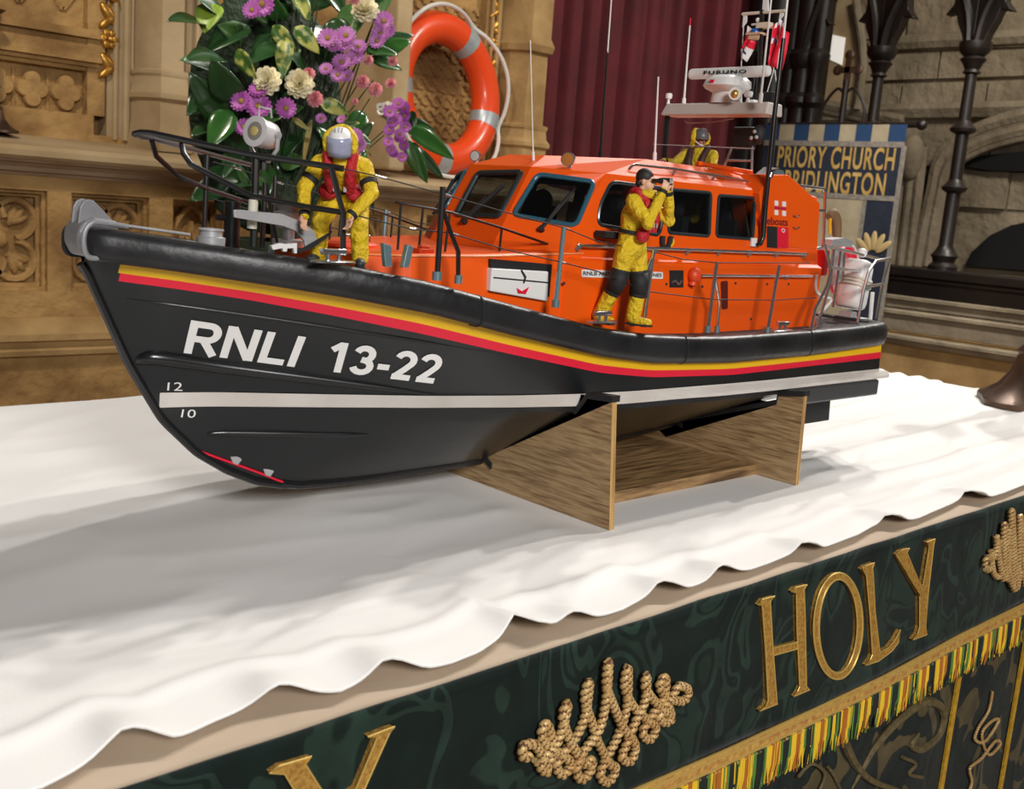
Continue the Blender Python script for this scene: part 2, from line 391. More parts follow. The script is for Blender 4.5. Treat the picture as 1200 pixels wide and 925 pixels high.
# --- right-hand side: aisle wall, plinth, tomb arch
XW = 7.4
wr = MB()
wr.bx(XW, XW+.4, -3, 5.2, 0, 4.2)
for j, (z0, z1) in enumerate(((1.55, 1.80), (1.82, 2.06), (2.14, 2.40), (2.42, 2.62), (2.72, 2.98))):   # coursed blocks
    y = -1.0+.13*j
    while y < 4.6:
        l = random.uniform(.35, .7); wr.bx(XW-random.uniform(.015, .035), XW+.1, y+.008, y+l-.008, z0, z1-.008); y += l
struct(wr.build('wall_right', K['gstone'], smooth=False))
b = MB()
def run(px0, py0, px1, py1, r, X=XW-.03):
    p, q = at(px0, py0, X=X), at(px1, py1, X=X); d = (q-p); b.tube([p-d*.2, q+d*.5], r, 8)
run(1050, 52, 1200, 44, .06); run(1050, 57, 1200, 51, .03); run(945, 118, 1020, 133, .05); run(945, 125, 1020, 141, .03); run(1040, 129, 1190, 126, .045); run(1040, 135, 1190, 133, .03)
b.build('trim_%d' % n_trim[0], K['gstone2'])['kind'] = 'structure'; n_trim[0] += 1
# tall lancet window splay with a daylit pane
b = MB(); X = XW-.06
def pp(L, x=X): return [at(px, py, X=x) for px, py in L]
b.prism(pp([(945, 118), (962, 60), (972, 25), (990, -20), (1006, 10), (1012, 60), (1003, 130), (975, 124)]), (.05, 0, 0))
b.build('trim_%d' % n_trim[0], K['pale'], smooth=False)['kind'] = 'structure'; n_trim[0] += 1
wn = MB(); wn.prism(pp([(972, 40), (990, 44), (986, 76), (968, 68)], X-.01), (.01, 0, 0))
ME = bpy.data.materials.new('daylit_window'); ME.use_nodes = True
ME.node_tree.nodes['Principled BSDF'].inputs['Emission Color'].default_value = (.85, .80, .72, 1); ME.node_tree.nodes['Principled BSDF'].inputs['Emission Strength'].default_value = .55
o = wn.build('window_1', ME, smooth=False); o['kind'] = 'structure'
b = MB(); b.tube([at(1003, 0, X=X-.03), at(1012, 70, X=X-.03), at(1004, 128, X=X-.03)], .03, 8, sub=4); b.tube([at(966, 30, X=X-.03), at(945, 110, X=X-.03)], .03, 8)
b.build('trim_%d' % n_trim[0], K['gstone2'])['kind'] = 'structure'; n_trim[0] += 1
# tomb arch mouldings
b = MB(); X = XW-.12
for k, (d, r) in enumerate(((0, .055), (9, .035), (17, .05), (25, .03))):
    b.tube([at(1240, 130+d*.9, X=X), at(1200, 136+d, X=X), at(1160, 147+d, X=X), at(1125, 164+d, X=X), at(1103+d*.35, 188+d*.7, X=X), at(1094+d*.5, 225, X=X), at(1084+d*.6, 270, X=X), at(1076+d*.7, 312, X=X)], r, 8, sub=5)
for x in (1052, 1064, 1074): b.tube([at(x+8, 172, X=X-.02), at(x-8, 312, X=X-.02)], .035, 8)
b.sphere(at(1068, 185, X=X-.05), (.08, .09, .16), 12)
b.build('trim_%d' % n_trim[0], K['gstone2'])['kind'] = 'structure'; n_trim[0] += 1
b = MB(); X = XW-.08                                      # flat black plates painting the shade of the niche under the arch
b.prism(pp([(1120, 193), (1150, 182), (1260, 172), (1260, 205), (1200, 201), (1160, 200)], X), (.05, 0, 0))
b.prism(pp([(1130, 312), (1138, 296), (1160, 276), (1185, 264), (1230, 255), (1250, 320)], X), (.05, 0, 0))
b.build('trim_%d' % n_trim[0], mat('niche_shade_black', (.003, .003, .003), .9), smooth=False)['kind'] = 'structure'; n_trim[0] += 1
# stone plinth that carries the dark screen
XS = 5.5
def step(name, x0, z0, z1, m, nose=.03):
    b = MB(); P = [(x0+.6, z0), (x0+.02, z0), (x0, z0+.02), (x0, z1-nose), (x0-nose, z1-nose*.7), (x0-nose, z1-.006), (x0-nose+.01, z1), (x0+.6, z1)]
    b.rings([[Vector((x, y, z)) for x, z in P] for y in (-2, 5.0)]); return struct(b.build(name, m, angle=25))
step('trim_20', XS-.02, .92, 1.005, K['gstone2']); step('trim_21', XS-.06, .80, .93, K['gstone2']); step('trim_22', XS-.05, .0, .82, K['stone2'], .01)
step('trim_23', XS-.10, .745, .80, K['gstone2'])
# --- dark oak screen
sc_root = empty('oak_screen', (XS, 2.7, 1.0), 'dark oak openwork screen with slender turned columns in front of the rubble wall', 'screen')
b = MB(); b.bx(XS-.03, XS+.12, -2, 3.9, 1.0, 1.11); b.bx(XS-.06, XS+.14, -2, 3.9, 1.11, 1.16); b.bx(XS-.045, XS+.12, -2, 3.9, 1.085, 1.11); b.build('sill_rail', K['dwood'], sc_root, smooth=False, bevel=.008)
def column(y, x=XS+.03, s=1.0):
    prof = [(.075, 1.16), (.075, 1.18), (.055, 1.20), (.06, 1.22), (.07, 1.235), (.05, 1.26), (.036, 1.29), (.036, 1.56), (.06, 1.575), (.066, 1.59), (.045, 1.61), (.033, 1.63), (.033, 1.86), (.062, 1.875), (.066, 1.89), (.045, 1.91), (.031, 1.93), (.029, 2.16), (.046, 2.17), (.036, 2.185), (.05, 2.215), (.066, 2.235), (.05, 2.25), (.072, 2.27), (.08, 2.29), (.08, 2.32)]
    b = MB(); b.lathe([(r*s, z) for r, z in prof], 16, Matrix.Translation((x, y, 0))); return b.build('column', K['dwood'], sc_root, angle=30)
cols = [3.08, 2.565, 2.05, 1.53]
for y in cols: column(y)
b = MB()
for dy, r in ((0, .06), (.09, .05), (-.085, .045), (.2, .08), (.33, .06)):
    b.lathe([(r*1.3, 1.16), (r*1.3, 1.2), (r, 1.25), (r, 2.0), (r*1.5, 2.03), (r*1.5, 2.06), (r, 2.09), (r, 2.22), (r*1.5, 2.26), (r*1.6, 2.30), (r*1.1, 2.33), (r*1.1, 3.3)], 14, Matrix.Translation((XS+.03, 3.56+dy, 0)))
b.bx(XS+.0, XS+.1, 3.44, 3.95, 1.16, 3.3)
b.build('jamb', K['dwood'], sc_root, angle=30)
def arch(y0, y1):
    """two cusped spandrels that meet in a pointed arch"""
    yc = (y0+y1)/2; h = abs(y1-y0)/2
    for s in (-1, 1):
        e = yc+s*h
        L = [(h, 2.31), (h-.055, 2.31), (h-.07, 2.36), (h-.10, 2.42), (h-.115, 2.47), (.085, 2.46), (.125, 2.51), (.13, 2.57), (.10, 2.61), (.05, 2.625), (.08, 2.67), (.075, 2.72), (.045, 2.78), (0, 2.84), (0, 3.3), (h, 3.3)]
        b = MB(); b.prism([Vector((XS+.0, yc+s*a, z)) for a, z in L], (.07, 0, 0)); b.build('spandrel', K['dwood'], sc_root, smooth=False, bevel=.006)
        b = MB(); b.tube([(XS-.012, yc+s*(h-.02), 2.31), (XS-.012, yc+s*(h-.045), 2.46), (XS-.012, yc+s*.13, 2.65), (XS-.012, yc+s*.07, 2.79), (XS-.012, yc, 2.89)], .022, 8, sub=5); b.build('arch_moulding', K['dwood'], sc_root)
ys = [3.56]+cols
for i in range(len(ys)-1): arch(ys[i], ys[i+1])
# --- red curtain
b = MB(); rows = []
nx = 260
for j in range(9):
    z = .3+3.4*j/8; row = []
    for i in range(nx+1):
        x = 3.86+1.95*i/nx; ph = 2*math.pi*x/.165
        d = .034*math.sin(ph+.6*math.sin(x*3.1)) + .014*math.sin(ph*2.1+1+.4*z) + .018*math.sin(x*9+z*.25)
        row.append(Vector((x, 4.02+d, z)))
    rows.append(row)
b.grid(rows)
K['curtain'] = mat('red_velvet', (.115, .0025, .010), .8, col2=(.075, .002, .006), scale=5, sheen=.08, bump=.1, bscale=200, dist=.001)
tag(b.build('curtain', K['curtain'], recalc=False), 'deep red velvet curtain hanging in folds beside the stone pier', 'curtain')
b = MB(); b.tube([(3.8, 4.02, 3.74), (5.85, 4.02, 3.74)], .02, 10); struct(b.build('trim_30', K['dwood']))
# ================================================================ THE ALTAR AND ITS CLOTHS
YF, YB, XL, XR, ZT = .527, 1.50, -1.0, 2.38, 1.0
b = MB(); b.bx(XL, XR-.0, YF+.012, YB, 0, ZT-.008)
K['plain'] = mat('altar_wood', (.20, .12, .06), .6)
tag(b.build('altar', K['plain'], smooth=False, bevel=.004), 'long altar hidden under its white cloth and green frontal', 'altar')
K['linen'] = mat('white_linen', (.83, .815, .79), .85, bump=.22, bscale=900, scale=40, dist=.0006)
K['beige'] = mat('beige_linen', (.52, .41, .30), .85, col2=(.44, .34, .245), scale=9, bump=.3, bscale=500, dist=.0008)
# beige cloth under the white one: covers the top and folds over the front edge
b = MB(); rows = []
for i in range(141):
    x = XL+(XR-XL)*i/140; wv = .002*math.sin(x*13)+.0012*math.sin(x*31)
    rows.append([Vector((x, y, z)) for y, z in ((YB+.005, .994), (1.2, .994), (.8, .994), (.6, .994), (YF+.03, .9945), (YF+.006, .9935), (YF-.004+wv*.3, .989), (YF-.006+wv*.3, .965), (YF-.005, .93))])
b.grid(rows); tag(b.build('linen_undercloth', K['beige'], solid=.0), 'beige linen undercloth showing as a strip between white cloth and green band', 'cloth')
# white top cloth: measured front hem, real creases
hem = [(-420, 1085), (-200, 1000), (-60, 955), (50, 923), (85, 905), (120, 884), (145, 871), (168, 869), (205, 868), (250, 846), (290, 830), (325, 819), (355, 815), (398, 811), (425, 799), (450, 788), (500, 785), (530, 777), (562, 764), (584, 749), (602, 733), (612, 738), (625, 743), (645, 738), (668, 730), (685, 728), (708, 721), (730, 714), (752, 702), (772, 692), (796, 693), (812, 687), (829, 680), (842, 674), (858, 671), (880, 667), (900, 660), (922, 651), (939, 645), (955, 646), (975, 638), (1005, 627), (1022, 617), (1037, 611), (1052, 613), (1077, 607), (1100, 597), (1116, 590), (1130, 582), (1152, 585), (1178, 577), (1200, 568), (1260, 545)]
peaks = [(150, 871), (325, 819), (452, 788), (602, 733), (668, 730), (772, 692), (842, 674), (939, 645), (1037, 611), (1130, 582)]
hw = [at(px, py, Z=ZT+.002) for px, py in hem]; hx = [p.x for p in hw]; hy = [p.y for p in hw]
pk = [at(px, py, Z=ZT).x for px, py in peaks]
def crease(x, y):
    z = 0
    # long soft ridges, denser to the right-hand end
    k = max(0, min(1, (x-.9)/.7))
    z += .0062*k*math.sin(2*math.pi*(y*9.5-.55*x)+1.4*math.sin(x*3.3))*(0.5+.5*math.sin(x*2.1+y*5))
    z += .0026*k*math.sin(2*math.pi*(y*21-1.3*x)+2*math.sin(x*5))
    z += .0030*noise.noise(Vector((x*2.1, y*6.0, 1.3)))
    n2 = noise.noise(Vector((x*3.0+y*1.3, y*9-x*2, 4.1))); z += .0036*(1-abs(n2)*2.2)
    n3 = noise.noise(Vector((x*7, y*16-x*3, 7.7))); z += .0012*(1-abs(n3)*2)
    return z
b = MB(); rows = []; NX, NY = 520, 150
for i in range(NX+1):
    x = XL+(XR+.0-XL)*i/NX
    y0 = interp(x, hx, hy) if x > hx[0] else hy[0]
    if x > hx[-1]: y0 = hy[-1]
    lift = sum(math.exp(-((x-p)/.018)**2) for p in pk)
    row = []
    for j in range(NY+1):
        t = (j/NY)**1.25; y = y0+(YB+.004-y0)*t; d = y-y0
        ms = min(1, max(0, .80-x, x-1.21, .685-y, y-1.115)/.05); ms *= min(1, max(0, (x-2.26)**2+(y-.9)**2-.012)/.02)
        z = ZT+.0006+max(0, crease(x, y))*min(1, d/.05+.15)*ms
        z += .0030*math.exp(-((d-.052)/.009)**2)*(1 if x < .95 else .8)        # hem fold
        z += lift*.010*math.exp(-(d/.03)**2)
        ky = max(0, 1-min(abs(y-.70), abs(y-1.105))/.05) if False else 0
        row.append(Vector((x, y, z)))
    rows.append(row)
b.grid(rows); cl = b.build('altar_cloth', K['linen'], angle=80)
sd = cl.modifiers.new('solid', 'SOLIDIFY'); sd.thickness = .0016; sd.offset = 1
tag(cl, 'white linen cloth with a wavy hem spread over the altar top', 'tablecloth')
# --- green velvet band (superfrontal)
K['velvet'] = None
def velvet(name, c1, c2, c3):
    M = bpy.data.materials.new(name); M.use_nodes = True; nt = M.node_tree; bs = nt.nodes['Principled BSDF']
    tc = nt.nodes.new('ShaderNodeTexCoord'); mp = nt.nodes.new('ShaderNodeMapping'); mp.inputs['Scale'].default_value = (9, 9, 6.5); nt.links.new(tc.outputs['Object'], mp.inputs[0])
    n = nt.nodes.new('ShaderNodeTexNoise'); n.inputs['Scale'].default_value = 1.35; n.inputs['Detail'].default_value = .6; n.inputs['Distortion'].default_value = 2.4; nt.links.new(mp.outputs[0], n.inputs[0])
    r = nt.nodes.new('ShaderNodeValToRGB'); e = r.color_ramp.elements; e[0].position = .465; e[0].color = (*c1, 1); e[1].position = .475; e[1].color = (*c2, 1)
    for p, c in ((.545, c2), (.555, c1), (.60, c1), (.612, c3)):
        x = e.new(p); x.color = (*c, 1)
    nt.links.new(n.outputs['Fac'], r.inputs[0])
    n3 = nt.nodes.new('ShaderNodeTexNoise'); n3.inputs['Scale'].default_value = 30; n3.inputs['Detail'].default_value = 8; nt.links.new(tc.outputs['Object'], n3.inputs[0])
    mx = nt.nodes.new('ShaderNodeMix'); mx.data_type = 'RGBA'; mx.blend_type = 'MULTIPLY'; mx.inputs[0].default_value = .8
    r3 = nt.nodes.new('ShaderNodeValToRGB'); r3.color_ramp.elements[0].position = .3; r3.color_ramp.elements[0].color = (.35, .35, .35, 1); r3.color_ramp.elements[1].position = .65
    nt.links.new(n3.outputs['Fac'], r3.inputs[0])
    nt.links.new(r.outputs[0], mx.inputs[6]); nt.links.new(r3.outputs[0], mx.inputs[7]); nt.links.new(mx.outputs[2], bs.inputs['Base Color'])
    bs.inputs['Roughness'].default_value = .8; bs.inputs['Sheen Weight'].default_value = .12; bs.inputs['Specular IOR Level'].default_value = .2
    bp = nt.nodes.new('ShaderNodeBump'); bp.inputs['Strength'].default_value = .5; bp.inputs['Distance'].default_value = .004; nt.links.new(n.outputs['Fac'], bp.inputs['Height']); nt.links.new(bp.outputs[0], bs.inputs['Normal'])
    return M
K['velvet'] = velvet('green_damask_velvet', (.0035, .0125, .0095), (.015, .037, .026), (.011, .030, .021))
K['brocade'] = velvet('dark_brocade', (.006, .012, .010), (.010, .018, .015), (.10, .075, .03))
YV = YF-.010
zf = lambda px, py: at(px, py, Y=YV).z
ftop = [at(px, py, Y=YV-.001) for px, py in ((-250, 1300), (350, 1090), (560, 1005), (750, 919), (850, 876), (950, 830), (1035, 790), (1120, 744), (1200, 705), (1290, 662))]
fx = [p.x for p in ftop]; fz = [p.z for p in ftop]
zfr = lambda x: interp(x, fx, fz)
gtop = [at(px, py, Y=YV) for px, py in ((-200, 1012), (95, 924), (350, 851), (560, 786), (700, 740), (840, 693), (1020, 632), (1200, 570), (1290, 540))]
gx = [p.x for p in gtop]; gz = [p.z for p in gtop]
zav = sum(fz[2:8])/6
sf = empty('green_altar_frontlet', (.8, YV, zav), 'green damask velvet band along the altar edge with gold letters and a fringe', 'altar frontlet')
b = MB(); rows = []
for i in range(241):
    x = XL+(XR-XL)*i/240; row = []
    for j in range(13):
        t = j/12; z0 = zfr(x)-.006; zt0 = min(.9995, interp(x, gx, gz)); z = zt0-(zt0-z0)*t
        row.append(Vector((x, YV+.0022*math.sin(x*17+z*8)*(t) + .0015*noise.noise(Vector((x*14, z*9, 0))), z)))
    rows.append(row)
b.grid(rows); b.build('velvet_band', K['velvet'], sf, solid=.002)
def pv(px, py, d=0): return at(px, py, Y=YV-d)
K['thread'] = mat('gold_thread', (.58, .34, .075), .5, .25, col2=(.36, .17, .03), scale=260, bump=.6, bscale=420, dist=.002)
K['gold_edge'] = mat('bright_gold_cord', (.80, .56, .16), .4, .5)
def letter(L, cords=()):
    b = MB()
    for poly in L: b.prism([pv(*p, .0045) for p in poly], (0, .006, 0))
    o = b.build('letter', K['thread'], sf, smooth=False, bevel=.0008)
    b = MB()
    for poly in L: b.tube([pv(*p, .0048) for p in poly], .0007, 5, closed=True)
    b.build('edging_cord', K['gold_edge'], o)
def z8(L): return [(840+x/2.5333, 560+y/2.5333) for x, y in L]
# H
letter([z8([(122, 378), (134, 362), (172, 352), (160, 366), (159, 372), (166, 500), (178, 660), (180, 672), (128, 693), (146, 678), (152, 660), (144, 510), (134, 378)]),
        z8([(222, 338), (232, 327), (268, 318), (259, 332), (262, 420), (266, 620), (276, 630), (228, 650), (240, 634), (246, 620), (238, 450), (236, 345)]),
        z8([(168, 506), (240, 488), (240, 508), (168, 528)])])
# O : an oval ring with a double cord
outer = [(360 + 73*math.cos(a)*1.0 + 3*math.sin(a), 441 - 158*math.sin(a)) for a in [2*math.pi*k/40 for k in range(40)]]
outer = [(x, y) for x, y in outer]
rin = [(360+(x-360)*.78, 441+(y-441)*.88) for x, y in outer]
ob = MB(); Lo = [pv(*p, .0045) for p in z8(outer)]; Li = [pv(*p, .0045) for p in z8(rin)]
ob.rings([Lo, Li, [p+Vector((0, .006, 0)) for p in Li], [p+Vector((0, .006, 0)) for p in Lo], Lo], True, False)
oo = ob.build('letter', K['thread'], sf, smooth=False)
ob = MB(); ob.tube(Lo, .0011, 6, closed=True); ob.tube(Li, .0011, 6, closed=True); ob.build('edging_cord', K['gold_edge'], oo)
# L
letter([z8([(430, 272), (442, 262), (468, 253), (462, 268), (464, 285), (470, 400), (484, 518), (510, 505), (530, 480), (545, 452), (540, 488), (520, 515), (480, 545), (442, 557), (456, 540), (462, 525), (454, 400), (444, 290)])])
# Y
letter([z8([(532, 228), (548, 215), (572, 210), (564, 222), (604, 318), (612, 318), (630, 206), (624, 192), (648, 182), (644, 200), (628, 340), (620, 440), (624, 466), (582, 482), (596, 464), (602, 440), (602, 350)])])
# the tail of the Y before it
def z6(L): return [(x/1.99, 460+y/1.99) for x, y in L]
letter([z6([(628, 888), (650, 872), (726, 850), (712, 868), (770, 960), (830, 925), (880, 805), (858, 804), (920, 780), (908, 795), (850, 925), (790, 1010), (770, 1150), (800, 1180), (700, 1210), (725, 1170), (735, 1010), (700, 950), (664, 890)])])
# rope knots
K['rope'] = mat('gold_rope', (.68, .47, .20), .5, .2, col2=(.55, .33, .12), scale=60); K['ropedark'] = mat('brown_rope_strand', (.13, .05, .018), .6)
def rope(pts, r, name='rope_knot', parent=sf, pitch=.011, step=.0013):
    P, _ = smooth_path([Vector(p) for p in pts], [r]*len(pts), 10)
    Q = [P[0]]; acc = 0
    for a, c in zip(P, P[1:]):                            # resample evenly
        d = (c-a).length; s = step-acc
        while s < d: Q.append(a.lerp(c, s/d)); s += step
        acc = (acc+d) % step if d > 0 else acc
    b = MB(); L = 0; R = []; up = Vector((0, 1, 0))
    for i, p in enumerate(Q):
        t = (Q[min(i+1, len(Q)-1)]-Q[max(i-1, 0)]).normalized(); u = up-t*up.dot(t); u.normalize(); w_ = t.cross(u)
        ph = 2*math.pi*(i*step)/pitch
        R.append([p+(u*math.cos(a)+w_*math.sin(a))*r*(.70+.36*abs(math.cos(a-ph))) for a in [2*math.pi*k/16 for k in range(16)]])
    b.rings(R)
    for i in range(len(R)-1):
        for k in range(16):
            if abs(math.cos(2*math.pi*(k+.5)/16-2*math.pi*((i+.5)*step)/pitch)) < .42: b.mi[i*16+k] = 1
    return b.build(name, [K['rope'], K['ropedark']], parent, angle=60)
def z7(L, d=.006): return [pv(560+x/3.5294, 680+y/3.5294, d) for x, y in L]
def knot(off=(0, 0), sc=1.0):
    """a cord laid in rising loops, wound over and back"""
    def T(L, d): return [pv(560+off[0]+(x*sc)/3.5294, 680+off[1]+(y*sc)/3.5294, d) for x, y in L]
    A = [(215, 720), (190, 735), (185, 690), (230, 680), (258, 715), (290, 790), (262, 780), (268, 740), (318, 690), (350, 610), (370, 515), (350, 560), (370, 640), (400, 700), (440, 760), (470, 740), (465, 790), (430, 825), (408, 790), (430, 720), (500, 620), (530, 490), (540, 340), (530, 430), (560, 520), (600, 610), (640, 660), (650, 700), (630, 750), (595, 735), (610, 690), (650, 590), (690, 500), (698, 395), (690, 440), (720, 490), (760, 530), (800, 570), (775, 590), (750, 565), (790, 500), (850, 500), (870, 455), (830, 440), (800, 490)]
    Bk = [(240, 745), (280, 770), (310, 700), (285, 595), (262, 640), (290, 690), (340, 720), (385, 760), (350, 805), (325, 770), (350, 720), (410, 640), (445, 550), (460, 420), (440, 490), (470, 590), (500, 680), (545, 760), (570, 780), (540, 835), (505, 810), (530, 740), (580, 640), (615, 520), (620, 365), (605, 440), (640, 520), (690, 570), (735, 610), (710, 660), (680, 630), (720, 560), (770, 480), (775, 400), (750, 440), (780, 500), (800, 560)]
    rope(T(A, .008), .0040*sc); rope(T(Bk, .0055), .0040*sc)
knot()
def knot2():
    A = [(795, 262), (800, 240), (822, 235), (830, 200), (830, 175), (838, 250), (852, 300), (850, 180), (855, 142), (860, 240), (878, 320), (872, 160), (876, 98), (882, 220), (892, 325), (896, 180), (900, 115), (905, 220), (915, 320), (920, 180), (928, 140), (935, 260), (950, 310), (960, 240), (980, 230)]
    Bk = [(800, 275), (815, 262), (812, 215), (820, 280), (840, 290), (850, 220), (842, 190), (860, 300), (880, 250), (862, 150), (880, 330), (905, 250), (895, 130), (915, 290), (940, 250), (935, 200), (960, 280)]
    for L, d in ((A, .008), (Bk, .0055)): rope([pv(*p, d) for p in z8(L)], .0042)
knot2()
# braid and fringe
K['braid'] = mat('gold_braid', (.74, .47, .11), .5, .2, col2=(.50, .20, .06), scale=140, bump=.7, bscale=260, dist=.002)
b = MB(); rows = []
for i in range(241):
    x = XL+(XR-XL)*i/240; z = zfr(x); y = YV-.004
    rows.append([Vector((x, y+.002, z)), Vector((x, y-.001, z-.001)), Vector((x, y-.0015, z-.010)), Vector((x, y-.001, z-.018)), Vector((x, y+.002, z-.019))])
b.grid(rows); br = b.build('braid', K['braid'], sf)
b = MB()
for dz in (0, -.005, -.0145, -.019): b.tube([(XL+(XR-XL)*i/160, YV-.005, zfr(XL+(XR-XL)*i/160)+dz) for i in range(161)], .0016, 6)
b.build('edging_cord', K['gold_edge'], br)
fr = MB(); cols_ = [(.80, .52, .02), (.42, .13, .01), (.09, .22, .03), (.006, .012, .010)]
fm = [mat('fringe_%s' % n, c, .5, sheen=.2) for n, c in zip(('yellow', 'rust', 'green', 'black'), cols_)]
x = .25; period = .046; rnd = random.Random(3)
while x < 1.62:
    u = ((x/period) % 1.0)
    fr.cur = 0 if u < .2 else (1 if u < .40 else (0 if u < .52 else (2 if u < .62 else (3 if u < .9 else 2))))
    if rnd.random() < .14: fr.cur = rnd.choice((0, 2, 1, 3, 0))
    z = zfr(x)-.017; l = rnd.uniform(.036, .045); y = YV-.003-rnd.random()*.004; dx = rnd.uniform(-.0035, .0035)
    fr.tube([(x, y, z), (x+dx*.3, y-.001, z-l*.5), (x+dx, y+rnd.uniform(-.003, .003), z-l)], [.0012, .0013, .0006], 4)
    x += .00062
tag(fr.build('fringe', fm, sf), kind='stuff')
# --- lower frontal
lf = empty('altar_frontal', (.9, YF+.0, .1), 'dark brocade altar frontal with gold braids hanging below the fringe', 'altar frontal')
b = MB(); b.grid([[Vector((XL+(XR-XL)*i/100, YF-.001+.002*math.sin(i*1.1), z)) for z in (.93, .7, .4, .1)] for i in range(101)]); b.build('brocade_panel', K['brocade'], lf, solid=.002)
YL = YF-.006
def pl(px, py): return at(px, py, Y=YL)
K['yellow_braid'] = mat('yellow_gold_braid', (.72, .44, .04), .5, .25, col2=(.55, .29, .02), scale=120, bump=.6, bscale=240, dist=.002)
for L in ([(1126, 795), (1116, 850), (1104, 925), (1094, 990)], [(1202, 755), (1188, 840), (1173, 925), (1160, 1000)]):
    b = MB(); P = [pl(*p) for p in L]; hwid = .0058
    x0 = P[0].x; Pz = [zfr(x0)-.03, .3]
    b.prism([Vector((P[1].x-hwid, YL, Pz[0])), Vector((P[1].x+hwid, YL, Pz[0])), Vector((P[1].x+hwid, YL, Pz[1])), Vector((P[1].x-hwid, YL, Pz[1]))], (0, .003, 0)); b.build('braid_stripe', K['yellow_braid'], lf, smooth=False)
K['scroll'] = mat('bronze_embroidery', (.17, .13, .06), .6, .2, col2=(.10, .075, .03), scale=120)
def scroll(L, wd):
    b = MB(); b.tube([pl(*p) for p in L], wd, 8, sub=6); b.build('scroll', K['scroll'], lf)
scroll(z8([(400, 925), (430, 870), (470, 800), (540, 720), (620, 665), (670, 690), (660, 760), (610, 805), (578, 795), (600, 760)]), [.001, .003, .004, .005, .006, .006, .005, .005, .004, .002])
scroll(z8([(380, 790), (410, 850), (460, 900), (540, 930), (600, 960)]), [.006, .005, .004, .003, .001])
scroll(z8([(240, 890), (280, 850), (320, 880), (300, 940)]), .002); scroll(z8([(330, 860), (350, 890), (380, 960)]), .002); scroll(z8([(550, 830), (590, 850), (570, 880), (610, 890)]), .0025)
for L in (z8([(812, 632), (800, 690), (770, 740), (760, 775), (790, 780), (830, 720), (810, 720), (780, 760), (800, 820), (835, 790), (820, 780), (780, 830), (745, 860), (750, 900), (740, 940), (730, 1000)]),):
    rope([pl(*p)-Vector((0, .003, 0)) for p in L], .0022, 'rope_spray', lf, .007, .0012)
# ================================================================ THE LIFEBOAT MODEL
bt = empty('lifeboat_model', (.88, YC, 1.03), 'model lifeboat with orange wheelhouse and black hull standing in a plywood cradle', 'model boat')
ZTX = [.345, .352, .401, .463, .533, .571, .613, .657, .705, .758, .817, .881, .952, 1.03, 1.118, 1.216, 1.328, 1.43]
ZTV = [1.2845, 1.284, 1.279, 1.273, 1.266, 1.260, 1.254, 1.244, 1.234, 1.223, 1.211, 1.203, 1.199, 1.197, 1.198, 1.199, 1.201, 1.205]
ZBX = [.345, .356, .404, .467, .538, .619, .714, .828, .908, 1.046, 1.236, 1.439]
ZBV = [1.2565, 1.256, 1.252, 1.245, 1.236, 1.223, 1.202, 1.179, 1.169, 1.164, 1.166, 1.172]
ZRX = [.36, .407, .471, .544, .626, .723, .839, .919, 1.06, 1.253, 1.446]
ZRV = [1.241, 1.237, 1.229, 1.217, 1.202, 1.182, 1.160, 1.152, 1.148, 1.151, 1.153]
SX = [0, .02, .05, .1, .2, .3, .4, .5, .6, .7, .8, .9, 1.0]
SB = [.030, .042, .062, .090, .128, .153, .168, .176, .180, .181, .180, .178, .174]
def sm(x, xs, ys, d=.012): return (interp(x-d, xs, ys)+interp(x, xs, ys)*2+interp(x+d, xs, ys))/4
zt = lambda x: sm(x, ZTX, ZTV); zb = lambda x: sm(x, ZBX, ZBV); zr = lambda x: sm(x, ZRX, ZRV)
bb = lambda x: sm((x-.345)/1.085, SX, SB)
WX = [.418, .466, .501, .573, .649, .737, .815, .89, 1.049, 1.139, 1.43]; WV = [.0, .014, .031, .065, .100, .130, .149, .159, .167, .169, .168]
KX = [.350, .391, .423, .458, .490, .522, .566, .62, .667, .762, 1.0, 1.15, 1.43]; KZ = [1.255, 1.166, 1.113, 1.078, 1.057, 1.042, 1.031, 1.028, 1.027, 1.028, 1.031, 1.040, 1.070]
vw = lambda x: sm(x, WX, WV); zk = lambda x: sm(x, KX, KZ, .004)
ZW, ZC = 1.137, 1.117
def sect(x):
    k = zk(x); top = (zt(x)-.008, bb(x)-.010); P = [(k, 0)]
    if k < ZC-.002:
        st = max(0, min(1, (x-.6)/.28)); st = st*st*(3-2*st)
        lin = vw(x)*((ZC-k)/(ZW-k))**.85
        P.append((ZC, lin*(1-st)+(vw(x)-.002)*st))
    if k < ZW-.002: P.append((ZW, vw(x)))
    P.append(top); return P
def V(x, z):
    P = sect(x)
    if z <= P[0][0]: return 0
    for (z0, v0), (z1, v1) in zip(P, P[1:]):
        if z <= z1:
            t = (z-z0)/max(1e-6, z1-z0)
            if z1 > ZW+.01:                               # topsides: a little hollow at the bow
                f = max(0, min(1, (.75-x)/.4)); t = t*(1-.16*f*(1-t))
            return v0+(v1-v0)*t
    return P[-1][1]
def hull_pt(x, z, off=0, s=1): return Vector((x, YC-s*(V(x, z)+off), z))
def Hp(px, py, off=0):
    """pixel to the port side of the hull"""
    y = YC-.1
    for _ in range(80):
        p = at(px, py, Y=y); y = .6*y+.4*(YC-V(min(max(p.x, .35), 1.43), p.z)-off)
    return at(px, py, Y=y)
XT = 1.425
xs = [.3505+.0022*i for i in range(30)]; xs += [xs[-1]+(XT-xs[-1])*(i+1)/70 for i in range(70)]
h = MB()
